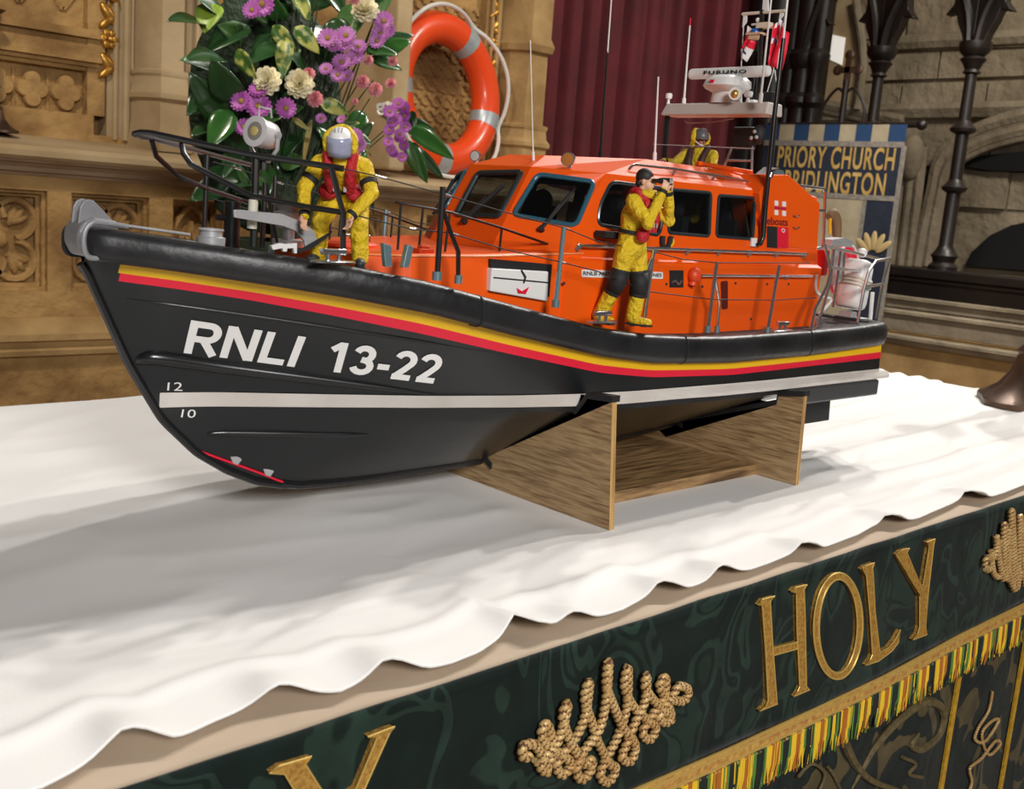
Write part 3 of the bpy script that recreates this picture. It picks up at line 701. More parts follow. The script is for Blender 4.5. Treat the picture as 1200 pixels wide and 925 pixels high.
for s in (1, -1):
    R = []
    for x in xs:
        k = zk(x); a = max(k, ZC); c = max(k, ZW); t = zt(x)-.008
        zz = [k+(a-k)*i/6 for i in range(7)]+[a+(c-a)*i/2 for i in (1, 2)]+[c+(t-c)*i/12 for i in range(1, 13)]
        R.append([hull_pt(x, z, 0, s) for z in zz])
    h.grid(R)
    last = R[-1]; n = len(last); h.add(last+[Vector((XT, YC, p.z)) for p in last], [(i, i+1, n+i+1, n+i) for i in range(n-1)])
h.build('hull', K['hull'], bt, weld=1e-5, angle=24)
# deck inside the fender
b = MB(); b.grid([[Vector((x, YC-s*(bb(x)-.014), zt(x)-.0035)) for s in (-1, -.5, 0, .5, 1)] for x in [.362+(1.425-.362)*i/50 for i in range(51)]])
b.build('deck', K['deck'], bt)
# rubber fender (one each side)
def fender(s):
    path = [(.3435, .024), (.3465, .028)]+[(x, bb(x)) for x in [.352+.006*i for i in range(10)]+[.412+(1.408-.412)*i/60 for i in range(61)]]
    path += [(1.422, bb(1.42)-.002), (1.430, bb(1.42)-.008), (1.434, bb(1.42)-.018), (1.434, .10), (1.434, .05), (1.434, .0)]
    R = []
    for i, (x, v) in enumerate(path):
        a = path[max(i-1, 0)]; c = path[min(i+1, len(path)-1)]; tx, tv = c[0]-a[0], c[1]-a[1]; l = math.hypot(tx, tv); nx, nv = -tv/l, tx/l
        z1, z0 = zt(x), zb(x); zc, hh = (z1+z0)/2, (z1-z0)/2; ring = []
        for k in range(18):
            an = 2*math.pi*k/18; ca, sa = math.cos(an), math.sin(an)
            o = .013*abs(ca)**.55*(1 if ca > 0 else -1); e = hh*abs(sa)**.75*(1 if sa > 0 else -1)
            o -= .011
            ring.append(Vector((x+nx*o, YC-s*(v+nv*o), zc+e)))
        R.append(ring)
    b = MB(); b.rings(R); b.build('fender', K['fender'], bt, angle=50)
    b = MB()
    for x in (.668, .955, 1.215):
        v = bb(x); z1, z0 = zt(x), zb(x); zc, hh = (z1+z0)/2, (z1-z0)/2+.0006; rr = []
        for dx in (-.0008, .0008):
            rr.append([Vector((x+dx, YC-s*(v+(.0135*abs(math.cos(a))**.55*(1 if math.cos(a) > 0 else -1)-.011)), zc+hh*abs(math.sin(a))**.75*(1 if math.sin(a) > 0 else -1))) for a in [2*math.pi*k/18 for k in range(18)]])
        b.rings(rr)
    b.build('fender_joint', K['mblack'], bt)
fender(1); fender(-1)
def strip(name, top, bot, x0, x1, m, s, off=.0009, nz=3, n=90):
    b = MB(); R = []
    for i in range(n+1):
        x = x0+(x1-x0)*i/n; a, c = bot(x), top(x)
        R.append([hull_pt(x, a+(c-a)*j/nz, off, s) for j in range(nz+1)])
    b.grid(R); return b.build(name, m, bt)
for s in (1, -1):
    ym = lambda x: zb(x)-(zb(x)-zr(x))*.52
    strip('yellow_stripe', lambda x: zb(x)+.004, ym, .372, 1.4248, K['yellow'], s)
    strip('red_stripe', ym, zr, .3735, 1.4248, K['red'], s)
    strip('white_waterline', lambda x: ZW+.0005, lambda x: max(1.1235, zk(x)+.0), .4195, XT, K['wl'], s, off=.0011, nz=4)
# stem bar and keel
b = MB(); b.tube([(x, YC, zk(x)-.0005) for x in [.349+.0035*i for i in range(60)]], .0042, 8); b.build('stem_bar', K['black'], bt)
b = MB(); b.tube([(x, YC, zk(x)+.001) for x in [.55+.02*i for i in range(43)]], .005, 8); b.build('keel', K['black'], bt)
# moulded spray rails on the topsides
def rail_on(name, L, rad, m=K['black'], sub=8, off=0):
    for s in (1, -1):
        pts = [Hp(px, py, off) for px, py in L]
        if s < 0: pts = [Vector((p.x, 2*YC-p.y, p.z)) for p in pts]
        b = MB(); b.tube(pts, rad, 10, sub=sub); b.build(name, m, bt)
rail_on('spray_rail', [(160, 424), (172, 420), (190, 420), (260, 430), (360, 443), (450, 455), (512, 463)], [.003, .0065, .0068, .006, .005, .0036, .001])
rail_on('bilge_rail', [(243, 509), (260, 507.5), (330, 508.5), (400, 509.5), (432, 509)], [.001, .0032, .0036, .003, .0006])
rail_on('topside_groove', [(148, 350), (200, 357), (300, 371), (400, 386), (500, 401), (577, 413)], [.0005, .0014, .0018, .0018, .0014, .0004])
# red keel line with two anodes at the forefoot
b = MB(); b.tube([Hp(228+x, 525+y, .001) for x, y in ((6, 4), (25, 11), (50, 20), (80, 31), (100, 39), (117, 43))], .0013, 6, sub=4); b.build('red_keel_line', K['red'], bt)
for px, py in ((277, 541), (315, 555)):
    b = MB(); p = Hp(px, py, .002); b.prism([p+Vector(q) for q in ((-.006, 0, .005), (.004, 0, .005), (.006, 0, .001), (.002, 0, -.004), (-.003, 0, -.002))], (0, .008, 0)); b.build('anode', K['alu'], bt, smooth=False, bevel=.0006)
b = MB(); b.sphere(Hp(226, 524, .001), .0022, 8); b.build('skin_fitting', K['alu'], bt)
# aft spray rail, trim flat and rudder under the counter
for s in (1, -1):
    b = MB(); x0, x1 = .93, 1.445
    R = []
    for i in range(31):
        x = x0+(x1-x0)*i/30; xx = min(x, 1.42); k = min(1, i/6); v = V(xx, 1.128)
        R.append([Vector((x, YC-s*v_, z)) for v_, z in ((v-.004, 1.1245), (v+.001+.006*k, 1.1245), (v+.002+.006*k, 1.129), (v+.001+.003*k, 1.1335), (v-.004, 1.1335))])
    b.rings(R); b.build('aft_spray_rail', K['wl'], bt, smooth=False)
    b = MB(); b.bx(1.24, 1.434, YC-s*.167, YC-s*.09, 1.098, 1.121); b.build('trim_flat', mat('lit_underside_grey', (.045, .046, .05), .4), bt, smooth=False, bevel=.003)  # grey carries the cloth's light on the hull underside, painted into the colour
    b = MB(); b.prism([Vector((p.x, YC-s*.10, p.z)) for p in (B(925, 466, .10), B(974, 466, .10), B(972, 493, .10), B(940, 498, .10))], (0, s*.02, 0)); b.build('skeg', K['mblack'], bt, smooth=False, bevel=.002)
# writing on the bows
hull_fn = lambda p: Vector((p.x, YC-V(p.x, p.z)-.0013, p.z))
def stroke_word(name, glyphs, quad, m, fn, w_=.19, shear=.0):
    """bold sans lettering built from thick strokes, laid on the hull"""
    bl, br, tr, tl = quad; tot = sum(g[0] for g in glyphs); x0 = 0; b = MB()
    def put(x, y):
        u = x/tot; p = (bl*(1-u)+br*u)*(1-y)+(tl*(1-u)+tr*u)*y; return fn(p)
    for adv, strokes in glyphs:
        for st in strokes:
            P = [Vector((x, y)) for x, y in st]; Q = []
            for a, c in zip(P, P[1:]):
                n = max(1, int((c-a).length/.08))
                for k in range(n): Q.append(a.lerp(c, k/n))
            Q.append(P[-1]); rows = []
            for i, q in enumerate(Q):
                d0 = (q-Q[i-1]).normalized() if i else None; d1 = (Q[i+1]-q).normalized() if i < len(Q)-1 else None
                n0 = Vector((-(d0 or d1).y, (d0 or d1).x)); n1 = Vector((-(d1 or d0).y, (d1 or d0).x)); nn = (n0+n1).normalized(); k = w_/2/max(.45, nn.dot(n1))
                rows.append([put(x0+(q+nn*k*f).x, (q+nn*k*f).y) for f in (-1, -.33, .33, 1)])
            b.grid(rows)
        x0 += adv
    return b.build(name, m, bt, smooth=False, recalc=False)
def arcp(cx, cy, rx, ry, a0, a1, n=10): return [(cx+rx*math.cos(math.radians(a0+(a1-a0)*i/n)), cy+ry*math.sin(math.radians(a0+(a1-a0)*i/n))) for i in range(n+1)]
GR = (.86, [[(.10, 0), (.10, 1)], [(.10, .905), (.46, .905)]+arcp(.47, .685, .20, .22, 80, -80)+[(.44, .465), (.10, .465)], [(.40, .44), (.70, .0)]])
GN = (.90, [[(.10, 0), (.10, 1)], [(.13, .97), (.66, .03)], [(.69, 0), (.69, 1)]])
GL = (.70, [[(.10, 0), (.10, 1)], [(.10, .095), (.62, .095)]])
GI = (.36, [[(.12, 0), (.12, 1)]])
G1 = (.66, [[(.36, 0), (.36, 1)], [(.33, .93), (.10, .72)]])
G3 = (.70, [arcp(.29, .70, .21, .205, 165, -75)+[(.24, .52)], [(.24, .52)]+arcp(.29, .305, .23, .21, 85, -165)])
G_ = (.42, [[(.02, .36), (.34, .36)]])
G2 = (.70, [arcp(.30, .68, .22, .225, 165, -30, 9)+[(.34, .36), (.13, .11)], [(.04, .09), (.56, .09)]])
SP = (.30, [])
stroke_word('hull_letters', [GR, GN, GL, GI], [Hp(214, 413.5), Hp(351, 431), Hp(365, 396), Hp(223, 375)], K['white'], hull_fn)
stroke_word('hull_number', [G1, G3, G_, G2, G2], [Hp(378, 434.5), Hp(512, 450), Hp(524, 417), Hp(387, 399.5)], K['white'], hull_fn)
sfn = lambda p: Vector((p.x, 2*YC-(YC-V(p.x, p.z)-.0013), p.z))
text_quad('draught_mark', '12', [Hp(195, 457.5), Hp(213, 458), Hp(213, 448), Hp(196, 448)], K['white'], bt, hull_fn, sub=1)
text_quad('draught_mark', '10', [Hp(211, 489), Hp(228, 489.5), Hp(229, 480), Hp(213, 479.5)], K['white'], bt, hull_fn, sub=1)
# bow fitting: grey nose between the fender ends, two upright cheek plates
b = MB(); P = [B(px, py, 0) for px, py in ((82, 284), (83, 268), (90, 258), (103, 254), (130, 258), (130, 300), (106, 302), (90, 299))]
b.prism([p-Vector((0, .0165, 0)) for p in P], (0, .033, 0)); b.build('bow_roller_nose', K['bowgrey'], bt, smooth=False, bevel=.0035, seg=3)
for s in (1,):
    b = MB(); P = [B(px, py, .031) for px, py in ((118, 302), (108, 302.5), (101, 298), (98, 284), (100, 270), (107, 262), (116, 260.5), (150, 266))]
    b.tube([Vector((p.x, YC-s*(YC-p.y), p.z)) for p in P], .0022, 8, sub=4); b.build('nose_band', K['bowgrey'], bt)
for s, dx in ((1, 0), (-1, 0)):
    b = MB(); P = [B(px, py, .007) for px, py in ((91, 260), (93, 243), (97, 236), (103, 233.5), (109, 235), (114, 240), (136, 263), (134, 268), (91, 268))]
    b.prism([Vector((p.x, YC-s*.007-.0016, p.z)) for p in P], (0, .0032, 0)); b.build('cheek_plate', K['bowgrey'], bt, smooth=False, bevel=.0008)
b = MB(); P = [B(px, py, .03) for px, py in ((136, 263), (222, 275))]; b.tube(P, .0022, 6, flat=.6); b.build('deck_edge_plate', K['alu'], bt)
# ---- foredeck gear
b = MB(); p = B(247, 281, .045); b.lathe([(.012, -.006), (.0125, .002), (.0095, .003), (.0095, .0075), (.011, .008), (.011, .0095), (.004, .010)], 16, Matrix.Translation((p.x, p.y, p.z))); b.build('deck_vent', K['alu'], bt)
b = MB(); p = B(271, 284, .0)
b.tube([(p.x, p.y, 1.265), (p.x, p.y, 1.312)], .0075, 12); b.tube([(p.x-.016, p.y, 1.297), (p.x+.016, p.y, 1.297)], .003, 8); b.build('samson_post', K['black'], bt)
p = B(338, 276, -.02); b = MB(); b.lathe([(.016, -.012), (.016, -.004), (.006, -.003), (.006, .006), (.013, .008), (.015, .012), (.015, .022), (.010, .024), (.012, .026), (.018, .030), (.018, .032), (.005, .033)], 18, Matrix.Translation(p)); b.build('capstan', K['alu'], bt)
# anchor stowed on deck
an = MB(); v = .085
an.prism([B(px, py, v) for px, py in ((274.5, 246), (281, 246), (332, 251), (356, 261), (368, 270), (373, 283), (372, 289), (358, 291), (357, 283), (347, 271), (332, 265), (275, 255))], (0, .003, 0))
an.build('anchor', K['alu'], bt, smooth=False, bevel=.0007)
b = MB(); b.prism([B(px, py, v+.004) for px, py in ((348, 292), (357, 290), (390, 271), (386, 276), (366, 291), (350, 297))], (0, .002, 0)); b.build('anchor_fluke', K['mblack'], bt, smooth=False)
b = MB(); b.prism([B(px, py, .09) for px, py in ((318, 288), (328, 285), (335, 286), (348, 285), (348, 297), (345, 297), (344, 291), (337, 291), (336, 295), (332, 295), (331, 291), (320, 293))], (0, .003, 0)); b.build('anchor_chock', K['white'], bt, smooth=False)
def fairlead(px, py, v):
    p = B(px, py, v); b = MB(); b.lathe([(.0115, 0), (.0115, .0012), (.010, .002)], 20, Matrix.Translation(p) @ Matrix.Diagonal((2.0, .8, 1, 1))); o = b.build('bollard_plate', K['steel'], bt)
    b = MB(); b.tube([p+Vector((-.005, 0, .001)), p+Vector((-.005, 0, .009))], .002, 8); b.tube([p+Vector((.006, 0, .001)), p+Vector((.006, 0, .009))], .002, 8); b.tube([p+Vector((-.012, 0, .0095)), p+Vector((.012, 0, .0095))], .0028, 10); b.build('bollard_horn', K['steel'], bt)
fairlead(390, 308, .125); fairlead(705, 378, .168); fairlead(916, 388, .163)
b = MB()
for px, py in ((457, 305), (477, 306)):
    p = B(px, py, .13); d = -1 if px < 470 else 1
    b.prism([p+Vector(q) for q in ((-.004, 0, -.006), (.003, 0, -.006), (.004+.003*d, 0, .013), (-.004+.004*d, 0, .015))], (0, .006, 0))
b.build('chock_horn', K['teal'], bt, smooth=False, bevel=.0008)
# ---- coachroof (low orange trunk ahead of the wheelhouse)
b = MB()
plan = [(.56, .045, 1.272), (.575, .066, 1.274), (.62, .100, 1.276), (.70, .117, 1.279), (.83, .124, 1.286)]
top = []; R = []
for s in (1, -1):
    seq = plan if s > 0 else plan[::-1]
    for x, v, z in seq: top.append((x, s*v, z))
ring0 = [Vector((x, YC-v-(.004 if v > 0 else -.004), zt(x)-.012)) for x, v, z in top]
ring1 = [Vector((x, YC-v, z-.003)) for x, v, z in top]; ring2 = [Vector((x+.001, YC-v*.965, z)) for x, v, z in top]
b.rings([ring0, ring1, ring2]); b.build('coachroof', K['orange'], bt, smooth=False, bevel=.0015)
b = MB(); b.tube([Vector((x, YC-v-.0006, z-.002)) for x, v, z in plan], .0011, 6); b.build('coachroof_trim', mat('pale_orange_edge', (.85, .26, .09), .4), bt)
vq = lambda x: interp(x, [p[0] for p in plan], [p[1] for p in plan])+.0042
def side_q(px, py):
    y = YC-.12
    for _ in range(30):
        p = at(px, py, Y=y); y = YC-vq(p.x)
    return at(px, py, Y=y)
b = MB(); b.prism([side_q(*p) for p in ((575, 303.5), (647, 310), (644, 348), (574, 336))], (0, .003, 0)); rc = b.build('raft_recess', K['mblack'], bt, smooth=False)
b = MB(); b.rings([[q+Vector((0, d, 0)) for q in (side_q(573.5, 314), side_q(640, 318), side_q(639, 353), side_q(571.5, 341))] for d in (-.004, .01)]); bx_ = b.build('white_raft_box', K['white'], bt, smooth=False, bevel=.0014, seg=3)
b = MB(); a, c = side_q(575, 325), side_q(639.5, 331); b.tube([a-Vector((0, .004, 0)), c-Vector((0, .004, 0))], .0008, 6); b.build('seam', K['mblack'], bx_)
b = MB(); b.tube([side_q(607, 316)-Vector((0, .005, 0)), side_q(611, 324)-Vector((0, .0065, 0)), side_q(610, 331)-Vector((0, .005, 0))], .0009, 6); b.build('strap', K['mblack'], bx_)
b = MB(); b.prism([q-Vector((0, .0052, 0)) for q in (side_q(602, 337), side_q(608, 341), side_q(616, 336), side_q(612, 344), side_q(603, 343))], (0, .001, 0)); b.build('emblem', K['red'], bx_, smooth=False)
# hatch and small fittings on the coachroof
hx = at(435, 284, Y=YC-.02)
b = MB(); b.lathe([(.024, 0), (.024, .003), (.021, .005), (.0, .006)], 24, Matrix.Translation((.615, YC-.005, 1.275)) @ Matrix.Diagonal((1.3, 1, 1, 1))); ht = b.build('hatch', K['dorange'], bt)
b = MB(); b.tube([(.60, YC-.018, 1.281), (.60, YC-.018, 1.287), (.63, YC-.018, 1.287), (.63, YC-.018, 1.281)], .0009, 6); b.build('hatch_handle', K['steel'], ht)
p = B(496, 295, .09); b = MB(); b.box((p.x, p.y, p.z), (.018, .012, .006)); b.box((p.x, p.y, p.z+.004), (.010, .008, .004)); b.build('vent_cowl', K['dorange'], bt, smooth=False, bevel=.001)
def hoop(name, L, v, r, m=K['black'], posts=(), mirror=False, sub=0):
    for s in ((1, -1) if mirror else (1,)):
        f = lambda q: Vector((q.x, YC-s*(YC-q.y), q.z))
        b = MB(); vs = v if isinstance(v, (list, tuple)) else [v]*len(L)
        b.tube([f(B(px, py, k)) for (px, py), k in zip(L, vs)], r, 8, sub=sub)
        for (x0, y0), (x1, y1), k in posts: b.tube([f(B(x0, y0, k)), f(B(x1, y1, k))], r, 8)
        b.build(name, m, bt)
hoop('coachroof_rail', [(463, 237), (470, 238.5), (496, 243), (528, 249), (587, 267), (640, 285.5), (647, 288), (648.5, 293)], [.055, .06, .07, .082, .093, .10, .10, .10], .0013, posts=[((470, 238), (466, 293), .06), ((496, 243), (491, 290), .07), ((527, 250), (521, 299), .082), ((588, 268), (585, 296), .093)], mirror=True)
# ---- wheelhouse shell with real window openings
tan = lambda z: .122-.161*(z-1.283)
T0, T1 = Vector((.815, .05, 1.371)), Vector((.872, .109, 1.370))
A0, A1 = Vector((.762, .053, 1.280)), Vector((.808, .1225, 1.280))
A2, T2 = Vector((1.30, .1225, 1.280)), Vector((1.30, .109, 1.370))
P0, P1, P2 = Vector((.855, .03, 1.386)), Vector((.99, .062, 1.394)), Vector((1.19, .066, 1.393))
Wd = lambda q, s=1: Vector((q.x, YC-s*q.y, q.z))
def plane(a, b_, c): return Wd(a), (Wd(b_)-Wd(a)).cross(Wd(c)-Wd(a)).normalized()
pc = (Wd(T0), (Wd(A0, -1)-Wd(A0)).cross(Wd(T0)-Wd(A0)).normalized()); pf = plane(A0, A1, T0); ps = plane(A1, A2, T1)
def onp(L, pl_, r=.006): return roundpoly([atp(px, py, *pl_) for px, py in L], r)
win = {'front_c': onp([(560, 203), (612, 202), (585, 254), (534, 252)], pc),
       'front_p': onp([(630, 204), (697, 213), (675, 265), (601, 252)], pf, .008),
       'side_1': onp([(716, 213), (781, 221), (773, 276), (700, 263), (703, 240)], ps, .009),
       'side_2': onp([(785, 222), (833, 226), (831, 277), (783, 273)], ps, .006),
       'side_3': onp([(842, 229), (885, 232), (882, 280.5), (839, 277)], ps, .006)}
mir = lambda L: [Vector((p.x, 2*YC-p.y, p.z)) for p in L]
wh = MB()
def facet(outer, holes=()):
    polys = [outer]+list(holes); flat = [p for L in polys for p in L]
    wh.add(flat, [tuple(t) for t in tessellate_polygon(polys)])
facet([Wd(A0), Wd(A0, -1), Wd(T0, -1), Wd(T0)], [win['front_c']])
for s in (1, -1):
    g = (lambda L: L) if s > 0 else mir
    facet([Wd(A0, s), Wd(A1, s), Wd(T1, s), Wd(T0, s)], [g(win['front_p'])])
    facet([Wd(A1, s), Wd(A2, s), Wd(T2, s), Wd(T1, s)], [g(win['side_1']), g(win['side_2']), g(win['side_3'])])
    facet([Wd(T0, s), Wd(T1, s), Wd(P1, s), Wd(P0, s)]); facet([Wd(T1, s), Wd(T2, s), Wd(P2, s), Wd(P1, s)])
    q0, q1, q2 = Vector((.80, .1285, 1.19)), Vector((.808, .1285, 1.276)), Vector((1.302, .1285, 1.276)); q3 = Vector((1.302, .1285, 1.19))
    facet([Wd(q0, s), Wd(q1, s), Wd(q2, s), Wd(q3, s)]); facet([Wd(A1, s), Wd(A2, s), Wd(q2, s), Wd(q1, s)])
    facet([Wd(q0, s), Wd(q1, s), Wd(A1, s), Wd(A0, s), Vector((.76, YC-s*.05, 1.24))])
facet([Wd(T0), Wd(T0, -1), Wd(P0, -1), Wd(P0)]); facet([Wd(P0), Wd(P0, -1), Wd(P1, -1), Wd(P1)]); facet([Wd(P1), Wd(P1, -1), Wd(P2, -1), Wd(P2)], [[Vector((x, YC-v, 1.394-(x-.99)*.005)) for x, v in ((1.115, .045), (1.115, -.045), (1.185, -.045), (1.185, .045))]])
facet([Wd(T2), Wd(T2, -1), Vector((1.302, YC+.1285, 1.19)), Vector((1.302, YC-.1285, 1.19))]); facet([Wd(T2), Wd(T2, -1), Wd(P2, -1), Wd(P2)])
who = wh.build('wheelhouse', [K['orange'], K['inner']], bt, smooth=False, weld=1e-5)
sd = who.modifiers.new('solid', 'SOLIDIFY'); sd.thickness = .0022; sd.offset = -1; sd.material_offset = 1
K['rubber_blue'] = mat('window_rubber', (.018, .028, .032), .3, coat=.3)
K['frame_glint'] = mat('rubber_teal_glint', (.025, .10, .145), .3, coat=.3)  # cool highlight on black rubber, painted into the frame colour
def window(L, m, n=None, wide=.0016):
    b = MB(); cen = sum(L, Vector())/len(L); nn = (L[1]-L[0]).cross(L[8]-L[0]).normalized()
    b.tube(L, wide, 8, closed=True); fo = b.build('window_frame', m, bt)
    d = (cen-Vector((cen.x+.2, YC, 1.3))).normalized(); nn = nn if nn.dot(d) > 0 else -nn
    b = MB(); b.prism([p-nn*.0007 for p in L], -nn*.0008); b.build('pane', K['glass'], fo, smooth=False)
for k, L in win.items():
    for s in ((1, -1) if k != 'front_c' else (1,)):
        window(L if s > 0 else mir(L), K['frame_glint'] if k == 'front_p' else K['rubber_blue'], wide={'front_p': .0028, 'front_c': .0034}.get(k, .0022))
# cabin furniture seen through the panes
for x, s in ((.92, 1), (.92, -1), (1.03, 1), (1.03, -1), (1.14, 1), (1.14, -1)):
    b = MB(); b.box((x, YC-s*.06, 1.268), (.045, .045, .016)); b.box((x+.024, YC-s*.06, 1.30), (.012, .045, .062)); b.sphere((x+.024, YC-s*.06, 1.337), (.008, .018, .014), 10); b.build('crew_seat', K['inner'], bt, smooth=False, bevel=.004)
b = MB(); b.bx(.80, 1.298, YC-.118, YC+.118, 1.215, 1.218); b.bx(.835, .865, YC-.10, YC+.10, 1.22, 1.285); b.build('console', K['inner'], bt, smooth=False)
b = MB(); b.prism([Vector((.945, YC+.02, 1.285)), Vector((.945, YC-.03, 1.285)), Vector((.95, YC-.03, 1.338)), Vector((.95, YC+.02, 1.338))], (.004, 0, 0)); b.build('bright_view_panel', mat('grey_panel', (.45, .40, .36), .6), bt, smooth=False)  # pale panel added for the bright view through the far windows
# wipers
def wiper(a, c, pl_, w=.0022):
    p, q = atp(*a, *pl_), atp(*c, *pl_); n = pl_[1] if pl_[1].x < 0 else -pl_[1]
    b = MB(); o = n*.004; b.tube([p+o, q+o], w, 6); b.tube([p+o*1.6+Vector((0, 0, -.002)), p.lerp(q, .62)+o*2.1], .0012, 6); b.tube([p.lerp(q, .35)+o*1.8, p.lerp(q, 1.12)+o*.8], .0007, 6); b.tube([p-o*.2, p+o*1.6], .0032, 8); b.build('wiper', K['mblack'], bt)
wiper((635, 270), (670, 228), pf); wiper((546, 261), (592, 220), pc, .0024)
w_m = lambda px, py: atp(px, py, *pf)
b = MB(); p, q = [Vector((k.x, 2*YC-k.y, k.z)) for k in (w_m(655, 266), w_m(664, 218))]; b.tube([p+Vector((-.004, .003, 0)), q+Vector((-.004, .003, 0))], .002, 6); b.build('wiper', K['mblack'], bt)
# wheelhouse side fittings (port)
def Q(px, py, o=0):
    """pixel to the port wheelhouse side"""
    y = YC-.122
    for _ in range(20):
        p = at(px, py, Y=y); vv = .1285 if p.z < 1.276 else tan(p.z); y = YC-vv-o
    return at(px, py, Y=y)
def grab(L, r, m, name, brackets=(), o=.006, mirror=False):
    b = MB(); P = [Q(px, py, o) for px, py in L]; b.tube(P, r, 8); g = b.build(name, m, bt)
    for px, py in brackets:
        b = MB(); p = Q(px, py, o); b.tube([p+Vector((0, .008, -.004)), p+Vector((0, .004, -.004)), p], r*1.3, 8); b.build('bracket', K['teal'], g)
grab([(680, 288), (945, 298)], .0021, K['steel'], 'grab_rail', [(680, 288), (771, 291.5), (808, 293), (845, 294), (880, 295.5), (912, 296.5), (944, 298)])
grab([(822, 323), (952, 324)], .0017, K['steel'], 'boat_hook', [(925, 323)])
b = MB(); p = Q(814, 323, .004); b.sphere(p, (.010, .008, .010), 12); b.tube([p, p+Vector((-.003, 0, -.012))], .005, 10); b.build('hose_cowl', K['dorange'], bt)
b = MB(); a = [Q(682, 316, .0008), Q(777, 319, .0008), Q(777, 327, .0008), Q(682, 325, .0008)]; b.prism(roundpoly(a, .002), (0, .0015, 0)); npl = b.build('name_plate', K['white'], bt, smooth=False)
text_quad('lettering', 'RNLB ANTONY PATRICK JONES', [Q(683.5, 324, .0012), Q(775.5, 326, .0012), Q(775.5, 320.5, .0012), Q(683.5, 318, .0012)], K['black'], npl, None, off=0, weight=.02)
b = MB(); b.prism([Q(*p, .0008) for p in ((785, 317), (801, 317), (801, 337), (785, 337))], (0, .002, 0)); vt = b.build('side_vent', K['mblack'], bt, smooth=False)
b = MB(); b.tube([Q(787, 332, .002), Q(791, 329, .002), Q(795, 333, .002), Q(799, 329, .002)], .0014, 6, sub=4); b.build('vent_pipe', K['steel'], vt)
b = MB(); b.prism(roundpoly([Q(*p, .0008) for p in ((845, 330), (853, 329), (853, 362), (846, 363))], .003), (0, .002, 0)); b.build('slot_vent', mat('dark_red_recess', (.10, .008, .004), .6), bt, smooth=False)
for px, py in ((661, 332), (781, 333), (823, 336), (862, 332), (899, 333), (924, 333), (880, 374)):
    b = MB(); b.tube([Q(px, py, .001), Q(px, py, -.002)], .0016, 8); b.build('scupper', K['mblack'], bt)
b = MB(); b.tube([Q(708, 276, .012), Q(708, 278, .004), Q(727, 280, .004), Q(727, 277, .012)], .0012, 6); b.box(Q(716, 275, .012), (.034, .016, .007)); b.build('side_mirror', K['mblack'], bt, smooth=False, bevel=.001)
b = MB(); p = Q(781, 284, .004); b.tube([p+Vector(k) for k in ((-.007, 0, .007), (-.006, 0, -.004), (.004, 0, -.005), (.008, 0, .007))], .003, 8, sub=3); b.build('rope_cleat', K['mblack'], bt)
b = MB(); b.tube([Q(787, 278, .006), Q(789, 284, .006), Q(786, 289, .006)], .0016, 6, sub=3); b.build('yellow_line', K['yellow'], bt)
# after buttresses rising to the flybridge
for s in (1, -1):
    b = MB(); P = [B(px, py, .119) for px, py in ((889, 226), (903, 205), (923, 205), (960, 238), (957, 292), (895, 292))]
    b.prism([Vector((p.x, YC-s*.1205, p.z)) for p in P], (0, s*.045, 0)); bu = b.build('side_buttress', K['orange'], bt, smooth=False, bevel=.0012)
    if s > 0: but = bu
def U(px, py, o=.0006): return B(px, py, .1205+o)
b = MB(); b.prism([U(*p) for p in ((899, 265), (911, 266), (911, 291), (899, 290))], (0, .0015, 0)); b.build('dark_recess', K['mblack'], but, smooth=False)
b = MB(); b.prism([U(*p) for p in ((911, 266), (924, 267), (924, 291), (911, 291))], (0, .0015, 0)); rb = b.build('red_locker', K['red'], but, smooth=False)
b = MB(); b.tube([U(px, py, .001) for px, py in ((917, 272), (916, 269), (918, 268), (920, 270), (918, 273))], .0006, 6); b.build('locker_pull', K['white'], rb)
for px, py in ((908, 235), (917, 236), (908, 246), (917, 247)):
    b = MB(); b.prism([U(px+x, py+y) for x, y in ((0, 0), (4.2, .4), (4.2, 6.4), (0, 6))], (0, .001, 0)); b.build('emblem_square', K['white'], but, smooth=False)
b = MB(); b.prism([U(px, py) for px, py in ((908, 242), (921, 243.5), (921, 246), (908, 245))], (0, .001, 0)); b.build('emblem_cross', mat('emblem_red', (.45, .01, .06), .5), but, smooth=False)
text_quad('lettering', 'Lifeboats', [U(890, 262.5), U(923, 265), U(923, 256), U(890, 253)], mat('maroon_lettering', (.20, .012, .02), .5), but, None, off=.0003, weight=.01)
for py in (252, 266):
    b = MB(); b.tube([U(930+x, py+y, .002) for x, y in ((0, 0), (2, 2), (5, 2), (7, 0))], .0009, 6); b.build('hook', K['steel'], but)
b = MB(); p = U(951, 235, 0); b.sphere((p.x, YC-.10, p.z-.004), (.018, .016, .011), 14, z0=0); b.build('dome_light', mat('dome_glass', (.45, .66, .75), .1, coat=.5), bt)
b = MB(); b.tube([B(930, 216, .10), B(938, 218, .10), B(965, 221, .10), B(967, 225, .10), B(965, 287, .10), B(962, 291, .10), B(955, 292, .10)], .0021, 8); b.tube([B(955, 247, .10), B(966, 247, .10)], .0021, 8); b.build('boarding_rail', K['steel'], bt)
b = MB(); p = Q(883, 284, .003); b.box(p, (.010, .004, .011)); b.build('white_socket', K['white'], bt, smooth=False, bevel=.0008)
